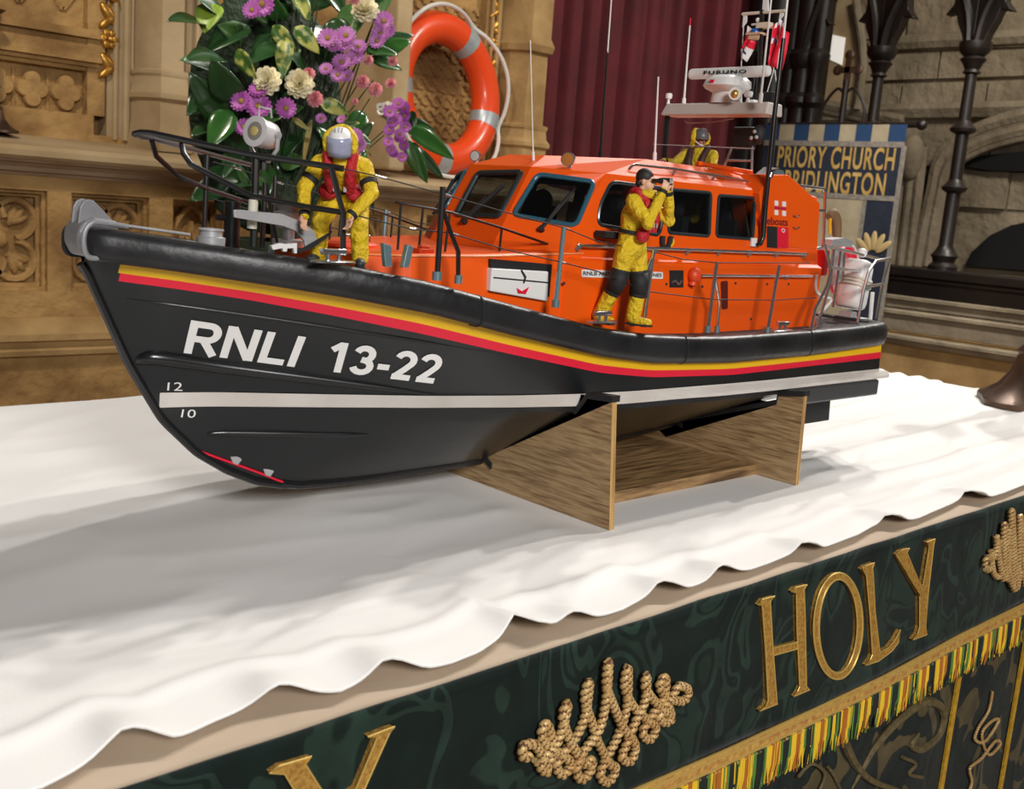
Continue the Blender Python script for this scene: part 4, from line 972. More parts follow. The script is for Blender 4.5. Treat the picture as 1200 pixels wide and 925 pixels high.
# roof rails, lamps, flybridge screen
hoop('roof_rail', [(737, 199), (740, 195), (744, 193), (790, 198), (840, 206), (884, 214)], [.098]*3+[.095, .094, .094], .0016, K['steel'], posts=[((792, 198), (788, 205), .095), ((838, 206), (833, 212), .094), ((880, 213), (877, 217), .094)], mirror=True)
b = MB(); P = [B(px, py, .09) for px, py in ((880, 215), (903, 196), (914, 197), (900, 200), (890, 218))]; b.prism(P, (0, .01, 0)); b.build('grey_vent_hood', K['alu'], bt, smooth=False)
b = MB(); b.prism([B(px, py, .085) for px, py in ((907, 206), (910, 198), (918, 200), (920, 207))], (0, .012, 0)); b.build('teal_vent_hood', K['teal'], bt, smooth=False)
K['amber'] = mat('amber_lens', (.42, .17, .04), .15, coat=.6)
K['lens'] = mat('clear_lens', (.55, .58, .58), .1, .2, coat=.6)
def searchlight(p, s, lensm, d=(-1, -.5, .0), name='roof_light'):
    M = aim(p, d, s)
    b = MB(); b.lathe([(.30, -.55), (.75, -.5), (.98, -.1), (1, .55), (1.06, .58), (1.06, .72), (.92, .74)], 20, M); g = b.build(name, K['steel'], bt)
    b = MB(); b.lathe([(.92, .70), (.9, .74), (.5, .80), (.01, .83)], 20, M); b.build('lens', lensm, g)
    b = MB(); b.tube([Vector(p), Vector(p)+Vector((.3*s, 0, -1.6*s))], .35*s, 8); b.build('foot', K['steel'], g)
searchlight(B(667, 187, .07), .0075, K['amber']); searchlight(B(558, 183, -.085), .0062, K['lens'])
b = MB(); p, q = at(755, 190, X=1.10), at(874, 191, X=1.10); z1 = at(757, 168, X=1.10).z
b.prism([Vector((1.10, p.y, p.z-.01)), Vector((1.10, q.y, q.z-.01)), Vector((1.115, q.y, z1-.003)), Vector((1.115, p.y, z1))], (.0012, 0, 0)); fs = b.build('flybridge_screen', K['clear'], bt, smooth=False)
b = MB(); b.tube([Vector((1.115, p.y, z1)), Vector((1.115, q.y, z1-.003))], .0007, 6); b.build('screen_edge', K['alu'], fs)
b = MB(); hy_ = at(760, 190, X=1.13); b.tube([(1.10, YC-.055, 1.398), (1.19, YC-.075, 1.394)], .003, 8); b.build('coaming_pad', K['orange'], bt)
# helm seat
b = MB(); c = at(872, 162, X=1.245); b.box((1.245, c.y, c.z), (.012, .036, .030)); hs = b.build('helm_seat', K['mblack'], bt, smooth=False, bevel=.004)
b = MB()
for d in (-.018, .018): b.tube([(1.243, c.y+d*.9, c.z-.01), (1.235, c.y+d*1.5, 1.385)], .0018, 8)
b.tube([(1.24, c.y-.02, 1.412), (1.24, c.y+.02, 1.412)], .0015, 8); b.build('seat_frame', K['alu'], hs)
b = MB(); p = at(889, 158, X=1.20); b.sphere(p, (.010, .010, .013), 10); b.build('horn_cluster', K['mblack'], bt)
for dx, dz in ((0, .003), (.004, -.005), (-.004, -.004)):
    b = MB(); b.sphere(p+Vector((-.010, dx, dz)), .0026, 8); b.build('small_lamp', K['lens'], bt)
# radar gantry
XG = 1.21
gl, gr = at(785, 137, X=XG), at(909, 136, X=XG); gt = at(788, 123, X=XG).z; zg = (gl.z+gr.z)/2
b = MB(); b.rings([[Vector((XG-.022, y, zg)), Vector((XG+.016, y, zg)), Vector((XG+.016, y2, gt)), Vector((XG-.016, y2, gt))] for y, y2 in ((gl.y, gl.y-.004), (gr.y, gr.y+.002))]); b.build('radar_platform', mat('platform_grey', (.56, .50, .45), .5), bt, smooth=False, bevel=.002)
b = MB(); b.tube([Vector((XG-.01, gl.y-.004, zg)), Vector((XG-.01, gl.y-.006, 1.385))], .0042, 8); b.build('gantry_leg', K['black'], bt); b = MB(); b.tube([Vector((XG+.01, gr.y+.008, zg)), Vector((XG+.01, gr.y+.006, 1.385))], .0042, 8); b.build('gantry_leg', K['black'], bt)
b = MB(); b.tube([at(803, 140, X=XG), at(806, 144, X=XG), at(835, 143, X=XG), at(860, 139, X=XG)], .0007, 6, sub=3); b.build('cable', K['alu'], bt)
p = at(851, 121, X=XG)
b = MB(); R = []
for z, rx, ry, dx in ((0, .020, .019, 0), (.014, .018, .018, 0), (.018, .026, .026, -.002), (.022, .030, .029, -.002), (.030, .028, .027, 0), (.036, .020, .020, .002), (.038, .008, .008, .002)):
    R.append([Vector((p.x+dx+rx*abs(math.cos(a))**.7*math.copysign(1, math.cos(a)), p.y+ry*abs(math.sin(a))**.7*math.copysign(1, math.sin(a)), gt+z)) for a in [2*math.pi*k/20 for k in range(20)]])
b.rings(R); rp = b.build('radar_pedestal', K['white'], bt, angle=50)
b = MB(); c = Vector((p.x-.031, p.y+.004, gt+.026)); b.box(c, (.002, .006, .004)); b.build('warning_label', K['red'], rp, smooth=False)
ra, rb_ = at(808.5, 86, X=XG), at(902, 84.5, X=XG); zc = (ra.z+rb_.z)/2
b = MB(); rr = .0072
R = [[Vector((XG+.72*k*rr*math.cos(a), y, zc+k*rr*math.sin(a))) for a in [2*math.pi*j/18 for j in range(18)]] for y, k in ((ra.y, .75), (ra.y-.002, .95), (ra.y-.004, 1), (rb_.y+.004, 1), (rb_.y+.002, .95), (rb_.y, .75))]
b.rings(R); rs = b.build('radar_scanner', K['white'], bt, angle=40)
b = MB(); b.tube([(XG, p.y, gt+.036), (XG, p.y, zc)], .006, 12); b.build('scanner_neck', K['alu'], rs)
L = [at(px, py, X=XG-.0058) for px, py in ((825, 87.5), (875, 86), (875, 81.5), (825, 83))]
text_quad('lettering', 'FURUNO', L, K['black'], rs, None, off=.0006, weight=.025, spacing=1.2)
K['brass'] = mat('brass', (.72, .48, .14), .3, .8)
b = MB(); q = at(863, 111, X=XG-.02); b.lathe([(.004, -.012), (.0045, 0), (.008, .006), (.0085, .007)], 16, aim(q, (-1, -.4, .1))); hn = b.build('horn', K['white'], bt)
b = MB(); b.sphere(q+Vector((-.006, -.002, 0)), (.005, .005, .006), 10); b.build('horn_mouth', K['brass'], hn)
b = MB(); q = at(783, 121, X=XG-.01); q.z = gt
for qx, sc in ((at(783, 121, X=XG-.01), 1), (at(876, 121, X=XG-.01), 1.2)):
    b = MB(); b.lathe([(.0028*sc, 0), (.0022*sc, .002), (.0016*sc, .006), (.0045*sc, .008), (.005*sc, .012), (.004*sc, .0145), (.001, .015)], 12, Matrix.Translation((qx.x, qx.y, gt))); b.build('gps_aerial', K['white'], bt)
b = MB(); q = at(883, 120, X=XG); b.box((q.x, q.y, gt+.002), (.012, .010, .005)); b.build('junction_box', K['white'], bt, smooth=False, bevel=.001)
# whip aerials
def whip(L, r, m, name='whip_aerial', tip=None, base=True):
    P = [Vector(q) for q in L]; b = MB(); b.tube(P, [r]+[r*.6]*(len(P)-1), 8); o = b.build(name, m, bt)
    if tip: b = MB(); d = (P[-1]-P[-2]).normalized(); b.tube([P[-1], P[-1]+d*.010], r*.6, 8); b.build('tip', tip, o)
    if base: b = MB(); d = (P[1]-P[0]).normalized(); b.tube([P[0]-d*.002, P[0]+d*.010], r*1.7, 8); b.build('aerial_base', m, o)
whip([at(801, 124, X=XG-.01), at(808.5, 30, X=XG-.01)], .0017, K['white'], tip=K['red'])
whip([B(891, 119, .082), B(905, -12, .082)], .0017, K['white'])
whip([at(767, 188, X=1.09), at(771.5, 90, X=1.09)], .0016, K['white'])
whip([B(625, 189, .03), B(624, 150, .03), B(621.5, 47, .03)], .0010, K['white'])
whip([at(703, 187, X=1.19), at(712, 60, X=1.19)], .0022, K['black']); b = MB(); b.tube([at(712, 62, X=1.19), at(717, -8, X=1.19)], .0011, 8); b.build('whip_aerial', K['white'], bt)
b = MB(); b.tube([Q(885, 287, .004), Q(891, 286, .006), Q(894, 278, .008), B(897, 240, .125), B(907, 140, .125), B(918, 45, .125)], [.002, .003, .0033, .0033, .003, .0026], 10); wa = b.build('whip_aerial', K['black'], bt)
b = MB(); b.tube([B(918, 46, .125), B(924, -12, .125)], .0014, 8); b.build('aerial_rod', K['white'], wa)
b = MB(); b.tube([B(901.5, 208, .125), B(903, 203, .125)], .0045, 10); b.build('aerial_clamp', K['steel'], wa)
# signal mast with lamps and flags
XM = 1.225
b = MB(); b.tube([at(888, 121, X=XM), at(893, 12, X=XM)], .0030, 8); b.tube([at(881, 121, X=XM), at(889, 80, X=XM)], .0022, 8); ms = b.build('signal_mast', K['black'], bt)
b = MB(); b.prism([at(px, py, X=XM) for px, py in ((893, 14), (900, 13), (899, -12), (895, -12))], (.003, 0, 0)); b.build('masthead', K['white'], ms, smooth=False)
b = MB(); b.tube([at(870, 16.5, X=XM), at(920, 12.5, X=XM)], .0019, 8); yd = b.build('yardarm', mat('ivory_paint', (.72, .62, .48), .5), ms)
for x0, y0, x1, y1 in ((872, 18, 872, 32), (915, 15, 915, 24)):
    b = MB(); b.prism([at(px, py, X=XM) for px, py in ((x0-1, y0), (x0+3, y0), (x0+2.5, y1-6), (x0-2.5, y1))], (.002, 0, 0)); b.build('yard_bracket', K['white'], ms, smooth=False)
b = MB(); b.box(at(896, 30, X=XM), (.010, .020, .007)); b.tube([at(881, 29, X=XM), at(896, 28, X=XM)], .0014, 6); b.build('masthead_lamp', mat('lamp_ivory', (.70, .60, .46), .4), ms, smooth=False)
b = MB(); b.lathe([(.0062, 0), (.0062, .0035), (.005, .005), (.001, .0055)], 14, Matrix.Translation(at(885, 38.5, X=XM))); b.build('blue_beacon', mat('blue_lens', (.02, .12, .42), .2, coat=.5), ms)
b = MB(); c = at(886, 40, X=XM); b.box(c, (.014, .024, .0025)); b.box(c+Vector((0, 0, -.004)), (.010, .016, .006)); b.build('lamp_bracket', mat('lamp_tan', (.66, .45, .30), .5), ms, smooth=False)
b = MB(); b.sphere(at(888, 23.5, X=XM), .003, 8); b.build('small_lamp', K['white'], ms)
b = MB(); b.box(at(902, 115, X=XM-.01), (.014, .018, .014)); b.build('light_box', K['mblack'], ms, smooth=False, bevel=.001)
for L in (((872, 20), (868, 88), (866, 120)), ((916, 25), (906, 85), (899, 108)), ((908, 82), (911, 108))):
    b = MB(); b.tube([at(px, py, X=XM) for px, py in L], .0006, 5); b.build('halyard', K['white'], ms)
def flag(quad, draw, name, nx=14, ny=8):
    a, b1, c1, d1 = [at(px, py, X=XM) for px, py in quad]; bm_ = MB(); N = (nx+1)*(ny+1)
    vs = []
    for j in range(ny+1):
        for i in range(nx+1):
            u, v_ = i/nx, j/ny; p = a.lerp(b1, u).lerp(d1.lerp(c1, u), v_); p = p+Vector((.0045*math.sin(u*7+v_*2), 0, .0012*math.sin(u*6))); vs.append(p)
    bm_.v = vs
    for j in range(ny):
        for i in range(nx):
            bm_.f.append([j*(nx+1)+i, j*(nx+1)+i+1, (j+1)*(nx+1)+i+1, (j+1)*(nx+1)+i]); bm_.mi.append(draw((i+.5)/nx, (j+.5)/ny))
    o = bm_.build(name, [K['white'], K['red'], mat('flag_blue', (.02, .04, .20), .6)], ms, recalc=False)
    sd = o.modifiers.new('solid', 'SOLIDIFY'); sd.thickness = .0005
def ensign(u, v_):
    if u < .5 and v_ < .55:
        x, y = u/.5, v_/.55
        if abs(x-.5) < .12 or abs(y-.5) < .16: return 1
        if abs(x-y) < .14 or abs(x-1+y) < .14: return 0
        return 2
    if .66 < u < .8 and v_ > .45: return 0
    return 1
flag(((913, 22), (924, 38), (915, 84), (901, 72)), ensign, 'red_ensign')
flag(((913, 22), (906, 34), (899, 72), (904, 80)), ensign, 'ensign_fold')
flag(((876, 30), (884, 44), (878, 52), (867, 63)), lambda u, v_: 1 if (abs(u-.5) < .14 or abs(v_-.5) < .12) else 0, 'house_flag')
flag(((873, 43), (886, 48), (874, 72), (869, 66)), lambda u, v_: 1 if v_ < .4 else (2 if abs(u-.5) < .15 and .6 < v_ < .75 else 0), 'house_flag_fly')
# ---- guard rails: pulpit
hoop('pulpit_rail', [(157, 157), (165, 155), (177, 156), (293, 181), (403, 198)], [0, .006, .014, .066, .118], .0027)
hoop('pulpit_rail', [(157, 157), (163, 160), (177, 162), (243, 180), (293, 193)], [0, -.006, -.016, -.06, -.095], .0024)
hoop('pulpit_brace', [(213, 168), (215, 180), (224, 193), (253, 208), (293, 229), (357, 242), (402, 249)], [.026, .03, .035, .05, .07, .10, .12], .0025)
hoop('pulpit_brace', [(178, 165), (183, 183), (208, 206), (242, 221), (290, 237)], [-.016, -.02, -.04, -.06, -.09], .0024)
hoop('pulpit_post', [(243, 181), (239, 278)], -.06, .0025); hoop('pulpit_post', [(300, 180), (297, 289)], .066, .0034); hoop('pulpit_post', [(311, 214), (307, 290)], -.085, .0028)
hoop('pulpit_post', [(388, 196), (402, 250), (402, 300)], .12, .0026); hoop('pulpit_brace', [(313, 214), (316, 240), (326, 290)], [.07, .07, .06], .0014)
b = MB(); b.tube([B(297, 234, .069), B(295, 268, .069)], .0042, 10); b.build('post_sleeve', mat('cream_sleeve', (.62, .60, .48), .6), bt)
# bow searchlight
p = B(310, 157.5, .066); dirv = Vector((-.86, -.30, .12)).normalized(); M = aim(p, dirv, .0132)
b = MB(); b.lathe([(.25, -.85), (.70, -.8), (.86, -.6), (.92, 0), (.92, .75), (1.0, .78), (1.0, .95), (.9, .97)], 26, M); sl = b.build('bow_searchlight', mat('light_grey_enamel', (.62, .60, .60), .35, .2), bt, angle=35)
b = MB(); b.lathe([(.9, .88), (.88, .93), (.4, 1.0), (.01, 1.02)], 24, M); b.build('lens', mat('searchlight_lens', (.30, .28, .24), .08, .3, coat=.7), sl)
b = MB(); b.lathe([(.32, .60), (.30, 1.04), (.12, 1.08), (.01, 1.09)], 16, M); b.build('bulb', mat('warm_reflector', (.75, .58, .22), .25, .4), sl)
sd_ = dirv.cross(Vector((0, 0, 1))).normalized()
b = MB(); L = [p+sd_*.0152, p+sd_*.0145+Vector((0, 0, -.012)), p+sd_*.006+Vector((0, 0, -.0225)), p-sd_*.006+Vector((0, 0, -.0225)), p-sd_*.0145+Vector((0, 0, -.012)), p-sd_*.0152]; b.tube(L, .0018, 8); b.tube([p+sd_*.0138, p+sd_*.0168], .0028, 8); b.tube([p-sd_*.0138, p-sd_*.0168], .0028, 8); b.build('yoke', K['alu'], sl)
b = MB(); b.tube([p+Vector((.004, -.004, .014)), p+Vector((.003, -.004, .021)), p+Vector((-.006, .0, .0225)), p+Vector((-.006, 0, .014))], .0011, 6); b.build('carry_handle', K['alu'], sl)
b = MB(); b.tube([p+Vector((0, 0, -.022)), p+Vector((0, 0, -.030))], .004, 8); b.build('mount', K['black'], sl)
# stanchions and guard wires
for s in (1, -1):
    f = lambda q: Vector((q.x, YC-s*(YC-q.y), q.z))
    def st(name, L, v, r, m):
        b = MB(); b.tube([f(B(px, py, k)) for (px, py), k in zip(L, v if isinstance(v, list) else [v]*len(L))], r, 8); o = b.build(name, m, bt)
        q = f(B(*L[-1], v if not isinstance(v, list) else v[-1])); b = MB(); b.tube([q+Vector((0, 0, -.002)), q+Vector((0, 0, .006))], r*1.7, 10); b.build('socket', K['teal'], o)
    st('stanchion', [(519, 219), (512, 326)], .145, .0027, K['black'])
    st('stanchion_brace', [(518, 243), (528, 272), (537, 295), (537, 330)], [.145, .143, .142, .144], .0022, K['black'])
    st('stanchion', [(661, 266), (651, 358)], .15, .0024, K['teal'])
    st('stanchion', [(766, 293), (754, 381)], .16, .0023, K['steel'])
    st('stanchion_brace', [(763, 303), (748, 348), (741, 380)], [.16, .155, .152], .0021, K['steel'])
    st('stanchion', [(840, 307), (829, 388)], .165, .0023, K['steel'])
    st('stanchion_brace', [(838, 325), (843, 355), (840, 388)], [.163, .155, .155], .0019, K['steel'])
    st('stanchion', [(913, 311), (899, 389)], .165, .0022, K['steel'])
    for L, v in (([(403, 198), (440, 206), (517, 227), (590, 248), (661, 267), (700, 283), (766, 295), (800, 304), (840, 308), (950, 308)], [.118, .125, .145, .148, .15, .155, .16, .163, .165, .165]),
                 ([(403, 249), (480, 268), (527, 273), (590, 292), (656, 307), (700, 318), (742, 335), (762, 342), (834, 351), (905, 352), (957, 349)], [.12, .138, .143, .148, .15, .154, .158, .16, .164, .165, .165])):
        b = MB(); b.tube([f(B(px, py, k)) for (px, py), k in zip(L, v)], .0006, 6); b.build('guard_wire', K['mblack'], bt)
        for i in (1, 2, 4):
            q = f(B(*L[i], v[i])); b = MB(); b.tube([q, q.lerp(f(B(*L[i+1], v[i+1])), .16)], .0011, 6); b.build('turnbuckle', K['steel'], bt)
# ---- stern rails and gear
def rail(L, r=.0021, m=None, name='stern_rail'):
    b = MB(); b.tube([B(px, py, v) for px, py, v in L], r, 8); return b.build(name, m or K['steel'], bt)
rail([(966, 287, .165), (974, 316, .165), (968, 338, .165), (955, 362, .165), (950, 386, .165)])
rail([(977, 292, .16), (973, 330, .16), (964, 362, .16), (957, 385, .16)])
rail([(966, 288, .165), (1008, 298, .12), (1032, 304, .05)]); rail([(972, 313, .165), (990, 316, .14), (1018, 318, .1)])
rail([(1042, 303, .13), (1026, 306, .15), (1018, 318, .158), (1012, 340, .158), (1005, 378, .158)], .0023)
rail([(1042, 303, .13), (1034, 333, .13), (1027, 374, .13)], .0023); rail([(1013, 336, .158), (1036, 333, .13)], .0023)
rail([(985, 293, .13), (982, 320, .13), (976, 360, .13)], .0019); rail([(990, 292, .1), (987, 330, .1)], .0019)
b = MB(); P = [B(px, py, .10) for px, py in ((974, 288), (976, 281), (990, 279), (1000, 283), (998, 290))]; b.prism(P, (0, .02, 0)); b.build('davit_plate', K['alu'], bt, smooth=False)
b = MB(); P = [B(px, py, .10) for px, py in ((979, 290), (989, 291), (986, 330), (978, 335))]; b.prism(P, (0, .006, 0)); b.build('davit_panel', K['alu'], bt, smooth=False, bevel=.001)
# white liferaft canister lashed with rope
c = B(1001, 333, .105); M = xf(c, ry=math.radians(9)); b = MB(); R = []
for z, k in ((-.036, .75), (-.033, .93), (-.025, 1), (.0, .98), (.025, .96), (.033, .86), (.036, .6)):
    R.append([M @ Vector((.0195*k*abs(math.cos(a))**.6*math.copysign(1, math.cos(a)), .021*k*abs(math.sin(a))**.6*math.copysign(1, math.sin(a)), z)) for a in [2*math.pi*j/20 for j in range(20)]])
b.rings(R); ca = b.build('liferaft_canister', K['white'], bt, angle=60)
b = MB()
for z in (-.002, .003, .008): b.tube([M @ Vector((.0215*math.cos(a), .0232*math.sin(a), z+.002*math.cos(a*2))) for a in [2*math.pi*j/20 for j in range(20)]], .0023, 8, closed=True)
b.build('rope_lashing', mat('cream_rope', (.72, .66, .56), .8, bump=.6, bscale=600, dist=.002), ca)
b = MB(); b.sphere(c+Vector((.01, 0, .046)), (.008, .008, .007), 10); b.build('painter_knot', K['white'], ca); b = MB(); b.tube([c+Vector((.02, -.02, -.01)), c+Vector((.024, -.02, -.05))], .003, 8); b.build('painter_tail', K['white'], ca)
b = MB(); b.box(c+Vector((-.006, .0, -.048)), (.016, .02, .016)); b.box(c+Vector((.01, -.005, -.052)), (.04, .02, .006)); b.build('canister_chock', K['alu'], bt, smooth=False, bevel=.001)
b = MB(); c2 = B(985, 318, .02)
b.tube([c2+Vector((.0, -.004, 0))+Vector((.028*math.cos(a), 0, .034*math.sin(a))) for a in [math.radians(-60+300*k/14) for k in range(15)]], .0085, 10); hb = b.build('horseshoe_lifebuoy', K['red'], bt)
b = MB(); b.tube([c2+Vector((0, -.010, 0))+Vector((.037*math.cos(a), 0, .043*math.sin(a))) for a in [math.radians(-60+300*k/14) for k in range(15)]], .0016, 6); b.build('piping', K['white'], hb)
c3 = B(966, 300, .06); b = MB(); b.box(c3+Vector((-.008, 0, -.01)), (.016, .02, .040)); b.build('red_stern_locker', K['red'], bt, smooth=False, bevel=.004)
b = MB(); c4 = B(974, 272, .03); b.tube([c4+Vector(k) for k in ((-.012, 0, .022), (.0, 0, .028), (.012, 0, .016), (.018, 0, -.006), (.020, 0, -.022))], [.006, .008, .008, .007, .006], 10, sub=4); b.build('tan_hose_coil', mat('tan_webbing', (.20, .12, .055), .7), bt)
b = MB(); c5 = B(972, 264, .05); b.tube([c5+Vector(k) for k in ((0, 0, .010), (.001, 0, 0), (.004, 0, -.012))], .0022, 8); b.build('yellow_heaving_line', K['yellow'], bt)
b = MB(); b.tube([B(px, py, .13) for px, py in ((957, 322), (956, 340), (964, 348), (974, 352), (960, 368))], .0022, 8, sub=4); b.build('white_mooring_line', K['white'], bt)
b = MB(); b.bx(1.325, 1.365, YC-.06, YC+.06, 1.2, 1.225); b.build('aft_locker', K['alu'], bt, smooth=False, bevel=.002)
# ================================================================ CRADLE
def wood(name, c1, c2, sc, ax):
    M = bpy.data.materials.new(name); M.use_nodes = True; nt = M.node_tree; bs = nt.nodes['Principled BSDF']
    tc = nt.nodes.new('ShaderNodeTexCoord'); mp = nt.nodes.new('ShaderNodeMapping'); mp.inputs['Scale'].default_value = ax; nt.links.new(tc.outputs['Object'], mp.inputs[0])
    n = nt.nodes.new('ShaderNodeTexNoise'); n.inputs['Scale'].default_value = sc; n.inputs['Detail'].default_value = 8; n.inputs['Distortion'].default_value = .4; nt.links.new(mp.outputs[0], n.inputs[0])
    r = nt.nodes.new('ShaderNodeValToRGB'); e = r.color_ramp.elements; e[0].position = .3; e[0].color = (*c1, 1); e[1].position = .62; e[1].color = (*c2, 1); nt.links.new(n.outputs['Fac'], r.inputs[0])
    nt.links.new(r.outputs[0], bs.inputs['Base Color']); bs.inputs['Roughness'].default_value = .55; return M
K['ply'] = wood('plywood_face', (.19, .105, .045), (.46, .31, .155), 24, (1, 1.1, 15)); K['plyedge'] = wood('plywood_edge', (.20, .09, .025), (.66, .40, .14), 9, (42, 1, 1))
cr = empty('boat_cradle', (1.0, YC, 1.002), 'plywood cradle under the lifeboat with black padded edges', 'cradle')
def board(x, name, P):
    b = MB(); t = .0075
    L = [Vector((x-t/2, YC-v, z)) for v, z in P]; R2 = [(v, z) for v, z in P]
    full = L+[Vector((x-t/2, YC+v, z)) for v, z in reversed(P) if v > .001]
    b.cur = 0; n = len(full); off = Vector((t, 0, 0)); b.add(full+[p+off for p in full], [tuple(range(n)), tuple(range(2*n-1, n-1, -1))])
    b.cur = 1; b.add(full+[p+off for p in full], [(i, n+i, n+(i+1) % n, (i+1) % n) for i in range(n)])
    return b.build(name, [K['ply'], K['plyedge']], cr, smooth=False)
xb1 = .822
def Bx(px, py, x): return at(px, py, X=x)
def bp(L, x): return [(YC-Bx(px, py, x).y, Bx(px, py, x).z) for px, py in L]
P1 = [(.0, 1.028)]+bp([(553, 544), (552, 540), (672, 481), (678, 485), (692, 467), (720, 471)], xb1)
P1 = [(v, z) for v, z in P1]; vo = P1[-1][0]; P1 += [(.2075, 1.0025), (0, 1.0025)]
b1 = board(xb1, 'front_board', P1)
xb2 = 1.188
P2 = [(.0, 1.040)]+bp([(782, 512), (785, 497), (912, 474), (914, 464), (944, 464)], xb2); vo2 = P2[-1][0]; P2 += [(.2005, 1.0025), (0, 1.0025)]
b2 = board(xb2, 'rear_board', P2)
for P, x, par in ((P1, xb1, b1), (P2, xb2, b2)):
    for s in (1, -1):
        b = MB(); Lp = [Vector((x, YC-s*v, z+.0012)) for v, z in P[2:-2]]; Lp[-1] = Lp[-1]+Vector((0, -s*.002, 0))
        b.rings([[p+Vector((dx, 0, dz)) for dx, dz in ((-.0062, -.0012), (.0062, -.0012), (.0062, .0055), (-.0062, .0055))] for p in Lp]); b.build('padding', K['mblack'], par, smooth=False)
b = MB(); b.cur = 0; q = at(823, 540, X=xb2-.004)
b.bx(xb1+.0038, xb2-.0038, .760, .772, 1.0025, 1.016); b.bx(xb1+.0038, xb2-.0038, 1.028, 1.04, 1.0025, 1.016); b.bx(xb1+.0038, xb2-.0038, .772, 1.028, 1.006, 1.014); b.build('base_shelf', wood('plywood_shelf', (.10, .05, .02), (.40, .24, .10), 20, (.8, 7, 7)), cr, smooth=False)
# ================================================================ THE CREW FIGURES
def vox(b, name, m, parent, voxel, it=4):
    o = b.build(name, m, parent, local=True, smooth=True, angle=180)
    r = o.modifiers.new('remesh', 'REMESH'); r.mode = 'VOXEL'; r.voxel_size = voxel; r.use_smooth_shade = True
    s = o.modifiers.new('smooth', 'SMOOTH'); s.factor = .5; s.iterations = it
    return o
def limb(b, pts, rad, seg=12):
    b.tube(pts, rad, seg)
    for p, r in zip(pts, rad): b.sphere(p, r*.99, seg)
def hand(b, wrist, d, n, side, curl=.5, s=1.0):
    """wrist point, direction of the fingers, palm normal; side +1 puts the thumb on d x n"""
    d = Vector(d).normalized(); n = Vector(n); n = (n-d*n.dot(d)).normalized(); t = d.cross(n)*side
    w_ = Vector(wrist)
    F = lambda a, c, e: w_+(d*a+t*c+n*e)*s
    b.tube([F(0, 0, 0), F(.03, 0, 0), F(.06, .002, 0), F(.092, .002, 0)], [.028*s, .034*s, .040*s, .036*s], 12, flat=.5) if False else None
    for c in (-.028, -.01, .01, .028): b.tube([F(-.01, c*.5, 0), F(.04, c*.9, .0), F(.092, c, .0)], [.017*s, .016*s, .0125*s], 8)
    for c, l in ((.029, .070), (.0095, .080), (-.0105, .074), (-.029, .058)):
        a1, a2, a3 = curl*.7, curl*1.6, curl*2.4; p0 = (.092, 0)
        L = [(p0[0], 0)]
        for a, k in ((a1, .45), (a2, .32), (a3, .23)): L.append((L[-1][0]+l*k*math.cos(a), L[-1][1]+l*k*math.sin(a)))
        b.tube([F(x, c*(1+.12*i), e) for i, (x, e) in enumerate(L)], [.0105*s, .010*s, .009*s, .0075*s], 8); b.sphere(F(L[-1][0], c*1.36, L[-1][1]), .0078*s, 8)
    b.tube([F(.015, .022, .004), F(.045, .048, .012), F(.072, .056, .02+.02*curl), F(.092, .050, .028+.03*curl)], [.015*s, .0135*s, .0115*s, .009*s], 8)
def head_shape(b, M):
    b.sphere((0, .012, .035), (.074, .092, .092), 18, M); b.sphere((0, -.018, -.045), (.056, .066, .068), 16, M); b.sphere((0, -.052, -.088), (.026, .024, .022), 10, M)
    b.tube([M @ Vector(p) for p in ((0, -.078, .025), (0, -.098, -.015), (0, -.104, -.028), (0, -.088, -.036))], [.010, .013, .016, .012], 8)
    for s in (-1, 1):
        b.sphere((s*.076, .010, -.012), (.012, .024, .034), 10, M); b.sphere((s*.030, -.074, .028), (.022, .012, .008), 8, M)
    b.sphere((0, -.080, -.060), (.024, .012, .006), 8, M); b.sphere((0, -.078, -.068), (.020, .012, .006), 8, M)
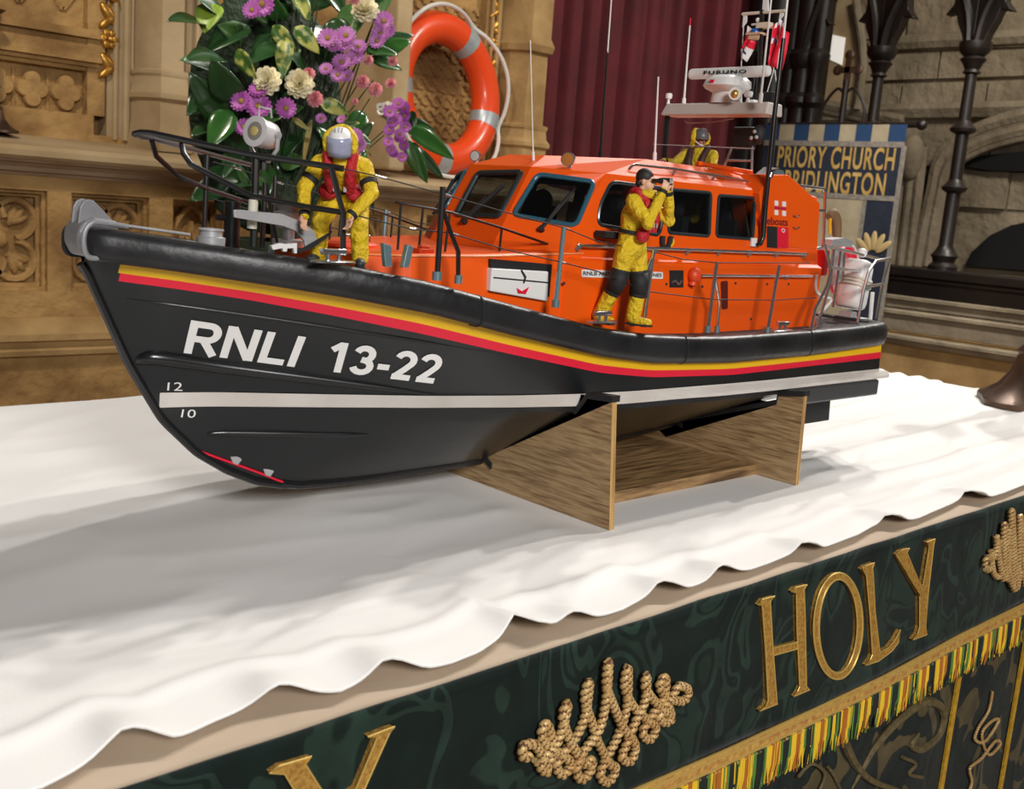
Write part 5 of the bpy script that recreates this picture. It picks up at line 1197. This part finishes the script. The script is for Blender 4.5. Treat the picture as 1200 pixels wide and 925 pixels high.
def figure(label, loc, rz, sc, J, hd, hands, skin, visor=False, helmet=None, hair=False, extra=None, yellow_boots=True, dark_vest=False, knees=True):
    t = empty('crew_figure', loc, label, 'figure', None); t.rotation_euler = (0, 0, rz); t.scale = (sc, sc, sc)
    M = Matrix.Translation(J['head']) @ Matrix.Rotation(hd[0], 4, 'Z') @ Matrix.Rotation(hd[1], 4, 'X')
    b = MB(); head_shape(b, M)
    nk = Vector(J['neck']); ch = Vector(J['chest']); pe = Vector(J['pelvis'])
    limb(b, [pe, pe.lerp(ch, .5), ch, nk, M @ Vector((0, .02, -.05))], [.12, .115, .13, .062, .055])
    for s in 'LR':
        limb(b, [J['sh'+s], J['el'+s], J['wr'+s]], [.055, .042, .028]); limb(b, [J['hip'+s], J['kn'+s], J['an'+s]], [.085, .058, .040]); limb(b, [J['an'+s], J['toe'+s]], [.04, .03])
        limb(b, [nk.lerp(ch, .2), J['sh'+s]], [.07, .055])
        hand(b, J['wr'+s], *hands[s])
    body = vox(b, 'body', skin, t, .0062, 2)
    b = MB(); limb(b, [pe+Vector((0, 0, -.02)), pe.lerp(ch, .5), ch, ch.lerp(nk, .75)], [.165, .160, .180, .120], 16)
    for s in 'LR':
        limb(b, [ch.lerp(nk, .5), J['sh'+s]], [.12, .088]); L = [Vector(J['sh'+s]), Vector(J['el'+s]), Vector(J['wr'+s])]
        limb(b, [L[0], L[0].lerp(L[1], .5), L[1], L[1].lerp(L[2], .5), L[2]], [.090, .080, .072, .064, .050])
        limb(b, [J['hip'+s], Vector(J['hip'+s]).lerp(J['kn'+s], .5), J['kn'+s], Vector(J['kn'+s]).lerp(J['an'+s], .5), J['an'+s]], [.128, .112, .092, .088, .085], 14)
    limb(b, [J['hipL'], J['hipR']], [.12, .12])
    vox(b, 'drysuit', K['suit'], t, .014, 3)
    for s in 'LR':
        b = MB(); a, k, h_ = Vector(J['an'+s]), Vector(J['kn'+s]), Vector(J['hip'+s]); to = Vector(J['toe'+s])
        limb(b, [a+(k-a)*.1, a], [.062, .062]); limb(b, [a+Vector((0, 0, -.045)), a.lerp(to, .5)+Vector((0, 0, -.02)), to], [.052, .055, .046])
        bo = vox(b, 'boot', K['suit'] if yellow_boots else mat('dark_boot', (.02, .03, .035), .5), t, .012, 3)
        b = MB(); b.prism([(a.x+q[0], a.y+q[1], 0) for q in [((to-a).x*f+wd*(-(to-a).normalized().y), (to-a).y*f+wd*((to-a).normalized().x)) for f, wd in ((-.45, .04), (.5, .055), (1.15, .05), (1.3, .0), (1.15, -.05), (.5, -.055), (-.45, -.04))]], (0, 0, .022)); b.build('sole', K['mblack'], bo, local=True, smooth=False)
        if knees: b = MB(); limb(b, [k.lerp(h_, .28), k, k.lerp(a, .30)], [.112, .106, .099], 14); b.build('knee_patch', K['mblack'], t, local=True, angle=180)
        e, wq = Vector(J['el'+s]), Vector(J['wr'+s]); b = MB(); dv = (wq-e).normalized(); b.tube([wq-dv*.03, wq+dv*.012], [.056, .050], 12); b.build('wrist_seal', K['mblack'], t, local=True)
        if extra == 'armband': b = MB(); sh = Vector(J['sh'+s]); q = sh.lerp(e, .62); dv = (e-sh).normalized(); b.tube([q-dv*.025, q+dv*.025], [.088, .086], 14); b.build('arm_band', K['mblack'], t, local=True)
    # lifejacket : two lobes, belt, pouch
    up = (nk-pe).normalized(); f = Vector((0, -1, 0)); f = (f-up*f.dot(up)).normalized(); r_ = Vector((1, 0, 0))
    jm = K['jacket'] if not dark_vest else mat('dark_vest', (.06, .02, .018), .6)
    b = MB()
    for s in (-1, 1):
        P = [nk+up*.0-f*.11+r_*s*.03, nk+up*.05+r_*s*.12-f*.02, ch.lerp(nk, .62)+f*.135+r_*s*.105, ch+f*.185+r_*s*.095, pe.lerp(ch, .55)+f*.18+r_*s*.085]
        b.tube(P, [.045, .048, .052, .058, .052], 12, sub=6)
    lj = vox(b, 'lifejacket', jm, t, .012, 2)
    b = MB(); c = pe.lerp(ch, .45); b.rings([[c+up*z+(r_*math.cos(a)*.178+f*math.sin(a)*.178) for a in [2*math.pi*k/20 for k in range(20)]] for z in (-.022, .022)], True, False); b.build('belt', K['mblack'], lj, local=True)
    for s in (-1, 1):
        b = MB(); c = ch+f*.235+r_*s*.05-up*.06; b.box((0, 0, 0), (.03, .012, .05), Matrix.Translation(c)); b.build('buckle', K['alu'], lj, local=True, smooth=False, bevel=.004)
    if not dark_vest:
        for sd in ((-1,) if extra != 'armband' else (-1, 1)):
            b = MB(); b.sphere(pe.lerp(ch, .42)+f*.15+r_*sd*.13, (.10, .075, .085), 14); po = b.build('pouch', jm, lj, local=True)
    # head gear
    if hair:
        b = MB(); b.sphere((0, .022, .045), (.084, .100, .096), 18, M, z0=-.35); b.sphere((0, .07, -.02), (.066, .05, .06), 12, M); b.build('hair', K['hair'], t, local=True)
    if helmet:
        b = MB(); b.sphere((0, .012, .045), (.118, .138, .118), 20, M, z0=-.25); visor or b.tube([M @ Vector((.122*math.cos(a), .012+.142*math.sin(a), .018)) for a in [2*math.pi*k/20 for k in range(20)]], .010, 6, closed=True)
        for s in (-1, 1): b.sphere((s*.112, .02, -.02), (.028, .05, .06), 10, M)
        he = b.build('helmet', helmet, t, local=True, angle=60)
        if visor:
            b = MB(); b.grid([[M @ Vector((.132*math.sin(a), .015-.150*math.cos(a), z)) for a in [(-1.15+2.3*k/12) for k in range(13)]] for z in (.10, .04, -.03, -.085)]); b.build('visor', visor, he, local=True, solid=.004)
        else:
            b = MB(); b.tube([M @ Vector(p) for p in ((-.10, -.02, -.03), (-.07, -.11, -.07), (-.02, -.125, -.075))], .009, 6); b.build('microphone', K['white'], he, local=True)
        for k in range(3):
            b = MB(); b.tube([M @ Vector((-.03+.03*k, -.02, .168)), M @ Vector((-.03+.03*k, -.07, .150))], .006, 6); b.build('helmet_vent', K['alu'], he, local=True)
    b = MB(); hp = [M @ Vector(p) for p in ((0, .10, -.10), (.10, .05, -.10), (.125, .0, -.02), (.115, .03, .08), (0, .135, .12), (-.115, .03, .08), (-.125, .0, -.02), (-.10, .05, -.10))] if helmet else [M @ Vector(p) for p in ((.0, .10, -.16), (.10, .04, -.15), (.09, -.06, -.14), (0, -.10, -.15), (-.09, -.06, -.14), (-.10, .04, -.15))]
    b.tube(hp, .040 if helmet else .052, 12, closed=True, sub=5); b.build('hood', K['suit'], t, local=True)
    for s in (-1, 1):
        b = MB(); b.sphere((s*.030, -.082, .012), (.012, .008, .008), 8, M); b.build('eye', K['mblack'], t, local=True)
    return t, M
# foredeck hand bending over the anchor
SC1 = .0905
fp = B(398, 309, .085)
J1 = dict(pelvis=(0, .12, .72), chest=(0, -.06, .94), neck=(0, -.19, 1.05), head=(0.0, -.27, 1.14),
          shL=(.21, -.13, .96), elL=(.315, -.24, .72), wrL=(.16, -.44, .50), shR=(-.21, -.13, .96), elR=(-.335, -.22, .72), wrR=(-.28, -.40, .47),
          hipL=(.11, .13, .67), knL=(.18, -.06, .41), anL=(.20, -.02, .09), toeL=(.23, -.19, .045), hipR=(-.11, .13, .67), knR=(-.20, -.04, .41), anR=(-.22, .04, .09), toeR=(-.27, -.12, .045))
visor_m = mat('clear_blue_visor', (.36, .38, .50), .15, coat=.5, col2=(.30, .32, .46), scale=8)
g1, _ = figure('crew figure in a white helmet with visor, stooping at the bow rail', (fp.x, fp.y, fp.z-.002), math.radians(-44), SC1*1.03, J1, (0, .38),
               {'L': ((-.05, -.5, -.85), (-.5, -.6, .2), -1, .35), 'R': ((.0, -.3, -.9), (.6, -.5, 0), 1, .5)}, K['skin'], visor=visor_m, helmet=K['white'], extra='armband', yellow_boots=False, knees=False)
# lookout with binoculars on the port side deck
SC2 = .0955; fp = B(731, 380, .154)
J2 = dict(pelvis=(0, .0, .90), chest=(0, -.03, 1.22), neck=(0, -.06, 1.44), head=(0, -.10, 1.61),
          shL=(.20, -.06, 1.38), elL=(.25, -.33, 1.20), wrL=(.085, -.34, 1.51), shR=(-.20, -.04, 1.38), elR=(-.25, -.25, 1.15), wrR=(-.095, -.33, 1.51),
          hipL=(.10, -.02, .86), knL=(.12, -.10, .48), anL=(.12, -.06, .09), toeL=(.14, -.24, .045), hipR=(-.10, .02, .86), knR=(-.11, .08, .50), anR=(-.12, .26, .09), toeR=(-.17, .10, .045))
g2, M2 = figure('crew figure with binoculars standing on the side deck beside the name plate', (fp.x, fp.y, fp.z-.001), math.radians(22), SC2, J2, (0.05, -.03),
            {'L': ((-.15, -.25, .9), (-.8, .3, .2), 1, .9), 'R': ((.15, -.25, .9), (.8, .3, .2), -1, .9)}, K['skin'], hair=True)
bino = empty('binoculars', (fp.x, fp.y, fp.z-.001), 'black binoculars held to the eyes of the standing crew figure', 'binoculars'); bino.rotation_euler = (0, 0, math.radians(22)); bino.scale = (SC2,)*3
for s in (-1, 1):
    b = MB(); c = Vector((s*.036, -.185, 1.620)); b.lathe([(.018, 0), (.022, .01), (.020, .05), (.030, .07), (.034, .10), (.034, .19), (.037, .20), (.030, .201)], 16, aim(c, (0, -1, .02))); ba = b.build('barrel', K['mblack'], bino, local=True)
    b = MB(); b.lathe([(.030, .196), (.029, .2035), (.01, .205)], 14, aim(c, (0, -1, .02))); b.build('objective_lens', K['lens'], ba, local=True)
b = MB(); b.box((0, -.30, 1.624), (.04, .06, .025)); b.build('bridge', K['mblack'], bino, local=True, smooth=False, bevel=.004)
# helmsman in the flybridge
SC3 = .090; hc = at(822, 164, X=1.172)
J3 = dict(pelvis=(0, .06, .92), chest=(0, .0, 1.24), neck=(0, -.02, 1.44), head=(0, -.04, 1.60),
          shL=(.20, 0, 1.38), elL=(.26, -.16, 1.14), wrL=(.18, -.40, 1.12), shR=(-.20, -.02, 1.38), elR=(-.32, -.22, 1.22), wrR=(-.36, -.50, 1.24),
          hipL=(.10, .06, .88), knL=(.12, -.28, .86), anL=(.12, -.30, .46), toeL=(.13, -.44, .42), hipR=(-.10, .06, .88), knR=(-.12, -.28, .86), anR=(-.12, -.30, .46), toeR=(-.13, -.44, .42))
g3, _ = figure('crew figure in a grey helmet at the flybridge helm', (hc.x, hc.y, hc.z-1.60*SC3), math.radians(-72), SC3, J3, (.95, .12),
            {'L': ((0, -1, -.2), (0, -.2, -1), -1, .8), 'R': ((0, -1, .05), (0, 0, -1), 1, .7)}, K['dskin'], helmet=mat('grey_helmet', (.11, .105, .115), .4), dark_vest=True)
# ================================================================ THINGS AROUND THE ALTAR
# --- lifebuoy leaning on the reredos
lc = at(519, 110, Y=3.87); Rb, rb2 = .291, .072
lb = empty('lifebuoy', (lc.x, lc.y, 1.44), 'orange lifebuoy with silver bands and white grab line on the stone ledge', 'lifebuoy')
tilt = math.radians(6)
Ml = Matrix.Translation((lc.x, lc.y, 1.428+Rb+rb2)) @ Matrix.Rotation(math.radians(7), 4, 'Z') @ Matrix.Rotation(-tilt, 4, 'X')
def lp(a, rad, d=0): return Ml @ Vector((rad*math.cos(a), d, rad*math.sin(a)))
def torus(a0, a1, k, n, seg=20):
    R = []
    for i in range(n+1):
        a = a0+(a1-a0)*i/n
        R.append([Ml @ Vector(((Rb+k*rb2*math.cos(t))*math.cos(a), k*rb2*.92*math.sin(t), (Rb+k*rb2*math.cos(t))*math.sin(a))) for t in [2*math.pi*j/seg for j in range(seg)]])
    return R
b = MB(); R = torus(0, 2*math.pi, 1, 64); b.rings(R, True, False); b.build('ring', mat('orange_buoy', (.86, .075, .012), .34, coat=.3, bump=.05, scale=10), lb, weld=1e-5)
silver = mat('silver_reflective_band', (.42, .50, .55), .35, .4, col2=(.52, .56, .58), scale=25)
bands = [math.radians(d) for d in (60, -18, 180, 262)]
for a in bands:
    b = MB(); b.rings(torus(a-.115, a+.115, 1.018, 8), True, False); b.build('reflective_band', silver, lb, weld=1e-5)
b = MB(); P = []
for i in range(4):
    a0 = sorted(bands)[i]; a1 = sorted(bands)[(i+1) % 4]
    if a1 < a0: a1 += 2*math.pi
    for k in range(8): f = k/8; a = a0+(a1-a0)*f; P.append(lp(a, Rb+rb2*(1.06+.16*math.sin(math.pi*f)), -.03-.05*math.sin(math.pi*f)))
b.tube(P, .0095, 8, closed=True, sub=4); b.build('grab_line', mat('white_rope', (.72, .70, .66), .7, bump=.5, bscale=250, dist=.004), lb)
# --- flowers on a tall pedestal
YFL = 2.35
def fl_at(px, py, d=0): return at(px, py, Y=YFL+d)
fbase = Vector((fl_at(360, 100).x, YFL+.08, 0))
ped = empty('flower_pedestal', fbase, 'wrought pedestal holding up the flower arrangement behind the altar', 'pedestal')
b = MB(); b.lathe([(.16, 0), (.16, .02), (.05, .05), (.025, .09), (.022, 1.0), (.04, 1.03), (.12, 1.06), (.12, 1.08)], 20, Matrix.Translation(fbase)); b.build('stand', K['dwood'], ped)
b = MB(); b.lathe([(.09, 1.0805), (.13, 1.12), (.14, 1.19), (.12, 1.19), (.10, 1.10)], 20, Matrix.Translation(fbase)); b.build('bowl', mat('bowl_green', (.03, .05, .03), .4), ped)
fa = empty('flower_arrangement', (fbase.x, YFL, 1.2), 'big arrangement of purple daisies, cream carnations and dark leaves left of the lifebuoy', 'flowers')
G = {'dark': mat('dark_leaf', (.012, .045, .012), .28, col2=(.022, .07, .018), scale=20, coat=.2), 'mid': mat('mid_leaf', (.035, .10, .018), .4, col2=(.06, .14, .03), scale=18), 'light': mat('light_leaf', (.22, .34, .035), .4, col2=(.30, .42, .06), scale=12),
     'var': mat('variegated_leaf', (.05, .12, .02), .4, col2=(.42, .42, .10), scale=38, lo=.45, hi=.55), 'gloss': mat('laurel_leaf', (.02, .085, .015), .22, col2=(.035, .12, .02), scale=14, coat=.4), 'stem': mat('stem_green', (.018, .035, .008), .6), 'bronze': mat('bronze_leaf', (.22, .15, .03), .5, col2=(.10, .12, .02), scale=20)}
cam_d = Vector((-.66, -.70, .12)).normalized()
def leaf(p, d, n, L, W, m, curve=.25, name='leaf'):
    d = Vector(d).normalized(); n = Vector(n); n = (n-d*n.dot(d)).normalized(); s = d.cross(n); rows = []
    for i in range(9):
        t = i/8; w_ = W*(math.sin(math.pi*min(1, t**.8*.98+.02))**.8)*(1-.25*t); c = Vector(p)+d*L*t-n*L*curve*t*t
        rows.append([c-s*w_+n*w_*.25, c-s*w_*.5+n*w_*.06, c, c+s*w_*.5+n*w_*.06, c+s*w_+n*w_*.25])
    b = MB(); b.grid(rows); o = b.build(name, m, fa, recalc=False, angle=180); q = o.modifiers.new('solid', 'SOLIDIFY'); q.thickness = .0012
    return o
rnd = random.Random(5)
def L2(px, py, qx, qy, W, m, d=0, tiltn=.5, curve=.2):
    p, q = fl_at(px, py, d), fl_at(qx, qy, d-.04); n = cam_d+Vector((rnd.uniform(-tiltn, tiltn), rnd.uniform(-.2, .2), rnd.uniform(-.2, tiltn)))
    leaf(p, q-p, n, (q-p).length, W, m, curve)
# the leaves one can tell apart
for a in ((250, 5, 238, 32, .036, 'light', .05), (262, 20, 224, -20, .036, 'dark', .06), (262, 70, 222, 60, .042, 'dark', 0), (275, 118, 248, 75, .040, 'dark', -.02), (262, 140, 226, 90, .038, 'dark', .02), (270, 130, 246, 168, .034, 'gloss', -.04), (258, 150, 225, 150, .03, 'dark', .03), (290, 30, 242, 50, .040, 'dark', .05), (240, 110, 222, 130, .025, 'dark', .05),
          (285, 45, 262, 30, .03, 'mid', .05), (440, 62, 484, 45, .024, 'gloss', -.02), (430, 58, 468, 60, .018, 'gloss', -.04), (448, 50, 485, 36, .02, 'dark', 0), (476, 150, 540, 185, .028, 'gloss', -.06), (478, 165, 500, 215, .028, 'gloss', -.04), (486, 172, 522, 212, .016, 'dark', -.05), (470, 145, 512, 152, .026, 'dark', 0), (480, 150, 520, 165, .022, 'gloss', -.03), (482, 130, 486, 146, .012, 'dark', 0),
          (278, 58, 296, 92, .022, 'var', -.02), (335, 45, 330, 88, .024, 'var', -.02), (345, 32, 376, 60, .026, 'var', -.03), (320, 30, 345, 60, .022, 'var', 0), (345, -8, 365, 22, .024, 'var', 0), (375, 120, 412, 132, .022, 'var', -.02), (365, 140, 352, 190, .008, 'bronze', -.05), (342, 138, 362, 152, .008, 'bronze', -.05), (405, 145, 440, 180, .014, 'bronze', -.02), (396, 150, 420, 142, .016, 'var', -.02), (412, 160, 436, 166, .02, 'mid', 0), (428, 10, 410, 42, .016, 'mid', 0), (460, -10, 440, 20, .014, 'mid', .04),
          (262, 180, 290, 222, .022, 'mid', .05), (275, 195, 300, 240, .018, 'dark', .05), (300, 205, 315, 245, .02, 'mid', .06), (285, 170, 262, 205, .02, 'dark', .03), (430, 190, 432, 250, .016, 'dark', .0), (420, 200, 416, 240, .016, 'mid', .05)):
    L2(*a[:4], a[4], G[a[5]], a[6])
for k in range(62):                                       # the dark mass behind
    px, py = rnd.gauss(352, 58), rnd.uniform(-25, 225)
    if not 235 < px < 478 or (px > 445 and py > 90): continue
    a = rnd.uniform(0, 6.28); l = rnd.uniform(28, 48)
    L2(px, py, px+l*math.cos(a), py+l*math.sin(a), rnd.uniform(.022, .040), G[rnd.choice(['dark', 'dark', 'dark', 'mid', 'gloss'])], .03+rnd.uniform(0, .08), .9)
b = MB()
for k in range(70):
    px, py = min(450, max(262, rnd.gauss(350, 55))), rnd.uniform(-20, 185); p0 = Vector((fbase.x+rnd.uniform(-.05, .05), YFL+.06, 1.19)); b.tube([p0, p0.lerp(fl_at(px, py, .05), .5)+Vector((rnd.uniform(-.02, .02), 0, .03)), fl_at(px, py, .03)], [.003, .0025, .0015], 5, sub=3)
b.build('stems', G['stem'], fa)
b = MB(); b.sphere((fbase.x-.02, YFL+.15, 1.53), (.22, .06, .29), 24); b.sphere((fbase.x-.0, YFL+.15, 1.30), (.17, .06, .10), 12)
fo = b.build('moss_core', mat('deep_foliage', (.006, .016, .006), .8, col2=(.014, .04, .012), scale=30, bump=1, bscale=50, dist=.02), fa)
F = {'purple': mat('purple_petal', (.38, .075, .36), .5, col2=(.50, .14, .48), scale=30), 'mauve': mat('mauve_petal', (.44, .13, .42), .5, col2=(.55, .22, .52), scale=30), 'cream': mat('cream_petal', (.86, .80, .60), .55, col2=(.82, .74, .48), scale=26), 'pink': mat('pink_petal', (.72, .26, .30), .5, col2=(.80, .38, .40), scale=30), 'eye': mat('flower_eye', (.30, .18, .03), .7), 'deep': mat('deep_purple_petal', (.26, .04, .28), .5, col2=(.36, .08, .38), scale=30), 'white': mat('white_petal', (.74, .70, .62), .5)}
def petal_ring(b, M, n, r0, r1, w_, lift, ph=0, cup=0):
    for k in range(n):
        a = 2*math.pi*k/n+ph; c, s = math.cos(a), math.sin(a); vs = []
        for t, ww in ((0, .35), (.45, .9), (.8, 1), (1, .35)):
            r = r0+(r1-r0)*t; z = lift*t+cup*t*t
            for e in (-1, 0, 1): vs.append(M @ Vector((r*c-e*ww*w_*s, r*s+e*ww*w_*c, z+(abs(e)*w_*.25))))
        b.add(vs, [(i*3+j, i*3+j+1, i*3+j+4, i*3+j+3) for i in range(3) for j in (0, 1)])
def daisy(px, py, s, d=0, col='purple', dirv=None):
    M = aim(fl_at(px, py, d-.05), (dirv or cam_d)+Vector((rnd.uniform(-.35, .35), rnd.uniform(-.2, .2), rnd.uniform(-.1, .5))), s)
    b = MB(); petal_ring(b, M, 15, .15, 1, .17, .12); petal_ring(b, M, 13, .15, .82, .16, .24, .2); o = b.build('daisy', F[col], fa, recalc=False, smooth=False)
    b = MB(); b.sphere((0, 0, .12), (.26, .26, .14), 10, M); b.build('flower_eye', F['eye'], o); return o
def carnation(px, py, s, d=0, col='cream', name='carnation'):
    M = aim(fl_at(px, py, d-.05), cam_d+Vector((rnd.uniform(-.2, .2), 0, rnd.uniform(0, .5))), s)
    b = MB()
    for q, (n, r, l, c) in enumerate(((11, 1, .1, -.15), (10, .92, .3, -.1), (9, .78, .5, 0), (7, .6, .65, .05), (5, .4, .75, .1), (3, .25, .8, .1))): petal_ring(b, M, n, .08, r, .27*(.5+r*.5), l, q*.37, c)
    return b.build(name, F[col], fa, recalc=False, smooth=False)
for a in ((313, 95, .036), (351, 98, .037), (428, 12, .036), (455, 130, .026)): carnation(*a)
for a in ((369, 116, .021), (362, 87, .017), (425, 96, .018), (440, 105, .019), (460, 72, .014), (458, 98, .015), (415, -2, .016), (416, 119, .009), (432, 71, .013)): carnation(*a, -.01, 'pink', 'rosebud')
for a in ((283, 119, .027), (303, 105, .024), (303, 125, .032), (335, 127, .026), (286, 149, .022), (307, 5, .030), (295, 12, .022)): daisy(*a)
for a in ((384, 45, .026), (391, 53, .022), (405, 42, .026), (403, 52, .022), (420, 55, .022), (417, 66, .022), (400, 73, .024), (410, 70, .02), (382, 81, .018), (396, 88, .02), (407, 89, .018), (450, 25, .026), (446, 40, .026), (454, 36, .022), (442, 48, .022), (436, 16, .018), (416, 160, .022), (420, 170, .022), (392, 158, .014), (376, 139, .014), (400, 140, .012)): daisy(*a, -.01, 'mauve')
for k in range(15):
    t = k/14; daisy(467+10*math.sin(k*2.4)-t*4, 122+t*62, .018-.004*t, -.03, 'deep' if k % 2 else 'purple')
for k in range(6): daisy(448+rnd.uniform(-6, 8), 128+rnd.uniform(-6, 14), .011, -.01, 'white')
# --- candlesticks
def foot(name, c, s, label, stem):
    t = empty(name, c, label, 'candlestick'); b = MB(); R = []
    for r, z in ((1.0, 0), (1.0, .10), (.96, .13), (.88, .16), (.62, .34), (.42, .62), (.30, 1.0)):
        R.append([Vector(c)+s*Vector((r*math.cos(a)*(1-.16*math.cos(3*a)), r*math.sin(a)*(1-.16*math.cos(3*a)), z)) for a in [2*math.pi*k/36 for k in range(36)]])
    b.rings(R); b.build('foot', K['dbrass'], t, angle=30)
    b = MB(); b.lathe([(.30*s, 1.0*s), (.34*s, 1.05*s), (.2*s, 1.2*s), (.16*s, 1.8*s), (.26*s, 2.0*s), (.16*s, 2.2*s), (.14*s, stem*s), (.3*s, (stem+.15)*s), (.5*s, (stem+.3)*s), (.1*s, (stem+.35)*s)], 20, Matrix.Translation(c)); b.build('stem', K['dbrass'], t)
    b = MB(); b.lathe([(.10*s, (stem+.351)*s), (.10*s, (stem+1.6)*s), (.02*s, (stem+1.62)*s)], 14, Matrix.Translation(c)); b.build('candle', mat('ivory_wax', (.75, .68, .52), .5), t)
    return t
K['dbrass'] = mat('tarnished_brass', (.14, .085, .055), .42, .55, col2=(.06, .032, .022), scale=14)
p = at(1203, 474, Z=1.004); foot('altar_candlestick', (p.x, p.y, 1.0035), .105, 'dark brass candlestick foot standing on the white cloth at the right edge', 4.5)
p = at(-6, 146, Y=3.9); foot('ledge_candlestick', (p.x, 3.90, 1.433), .075, 'dark metal candlestick foot on the stone ledge at the left edge', 5)
# --- banner of the church
XB = 5.15
def bq(px, py, d=0): return at(px, py, X=XB-d)
bn = empty('church_banner', (XB, 3.2, 0), 'navy banner lettered PRIORY CHURCH BRIDLINGTON in gold, hung before the oak screen', 'banner')
Yl, Yr = bq(893, 190).y, bq(1057, 190).y
zt_, zm, zb_ = bq(985, 170).z, bq(1000, 229).z, .7
K['navy'] = mat('navy_cloth', (.012, .018, .035), .8, col2=(.02, .028, .05), scale=14, bump=.2, bscale=120, dist=.004)
K['cream_cloth'] = mat('cream_cloth', (.46, .40, .27), .85, col2=(.36, .30, .19), scale=9, bump=.2, bscale=100, dist=.004); K['blue_cloth'] = mat('blue_cloth', (.015, .055, .14), .8)
K['silver_braid'] = mat('grey_braid', (.32, .29, .25), .6, col2=(.20, .18, .15), scale=50)
bz = lambda f, k=0: zt_+(bq(1050, 175).z-bq(920, 167).z)*0*f
def slab(name, y0, y1, z0, z1, m, d=0, t=.006):
    b = MB(); b.bx(XB-d, XB-d+t, y0, y1, z0, z1); return b.build(name, m, bn, smooth=False)
tp = slab('text_panel', Yl, Yr, zm, zt_, K['navy'])
slab('top_braid', Yl, Yr, zt_-.008, zt_+.020, K['silver_braid'], .004); slab('lower_braid', Yl, Yr, zm-.020, zm+.006, K['silver_braid'], .004); slab('edge_braid', Yr-.012, Yr+.012, .7, zt_, K['silver_braid'], .003)
n = 9
for k in range(n):
    y0 = Yl+(Yr-Yl)*k/n; y1 = Yl+(Yr-Yl)*(k+1)/n; slab('valance_tab', y0, y1, zt_+.015, zt_+.105, K['blue_cloth'] if k % 2 == 0 else K['cream_cloth'], .002+.001*(k % 2))
yc1 = bq(1010, 260).y
slab('cream_panel', Yl, yc1, zb_, zm, K['cream_cloth']); slab('navy_panel', yc1, Yr, zb_, zm, K['navy']); slab('fold_stripe', yc1-.012, yc1+.012, zb_, zm, K['silver_braid'], .002)
ey = bq(1020, 285)
for a in (-.9, -.45, 0, .45, .9):
    b = MB(); Mx = Matrix.Translation((XB-.006, ey.y-.02, ey.z-.06)) @ Matrix.Rotation(a, 4, 'X'); b.sphere((0, 0, .075), (.005, .018, .05), 10, Mx); b.build('embroidered_leaf', mat('gold_embroidery', (.52, .38, .17), .6), bn)
K['gold_text'] = mat('gold_lettering', (.66, .46, .16), .5, .1, col2=(.50, .31, .07), scale=20)
def line(txt, px0, px1, ytop, ybot, w_):
    a, c = bq(px0, (ytop+ybot)/2, .004), bq(px1, (ytop+ybot)/2, .004); z1, z0 = bq((px0+px1)/2, ytop, .004).z, bq((px0+px1)/2, ybot, .004).z
    text_quad('lettering', txt, [(a.x, a.y, z0), (c.x, c.y, z0), (c.x, c.y, z1), (a.x, a.y, z1)], K['gold_text'], tp, None, off=.0, weight=w_, spacing=1.1, depth=.0)
line('PRIORY CHURCH', 911, 1049, 172, 198, .02); line('BRIDLINGTON', 919, 1038, 201, 227, .02)
b = MB(); a, c = bq(900, 154, -.02), bq(1078, 163, -.02); zc = zt_+.105; b.tube([(XB+.02, a.y, zc), (XB+.02, c.y, zc)], .014, 10); b.sphere((XB+.02, c.y, zc), .026, 10); cb = b.build('cross_bar', K['dwood'], bn)
py_ = bq(985, 150, -.05)
b = MB(); b.tube([(XB+.05, py_.y, 0), (XB+.05, py_.y, bq(992, 92).z)], .017, 10); b.build('pole', K['dwood'], bn)
b = MB(); q = bq(993, 82, -.05); b.box((XB+.05, py_.y, q.z), (.02, .13, .03)); b.box((XB+.05, py_.y, q.z), (.02, .03, .16))
for dy, dz in ((-.06, 0), (.06, 0), (0, .075)): b.sphere((XB+.05, py_.y+dy, q.z+dz), (.012, .028, .028), 10)
b.build('cross_finial', K['dbrass'], bn, smooth=False)
b = MB()
for s in (-1, 1): b.tube([(XB+.05, py_.y, zc+.16), (XB+.05, py_.y+s*.05, zc+.19), (XB+.05, py_.y+s*.12, zc+.10), (XB+.05, py_.y+s*.13, zc)], .008, 8, sub=5)
b.build('iron_scroll', K['dwood'], bn)
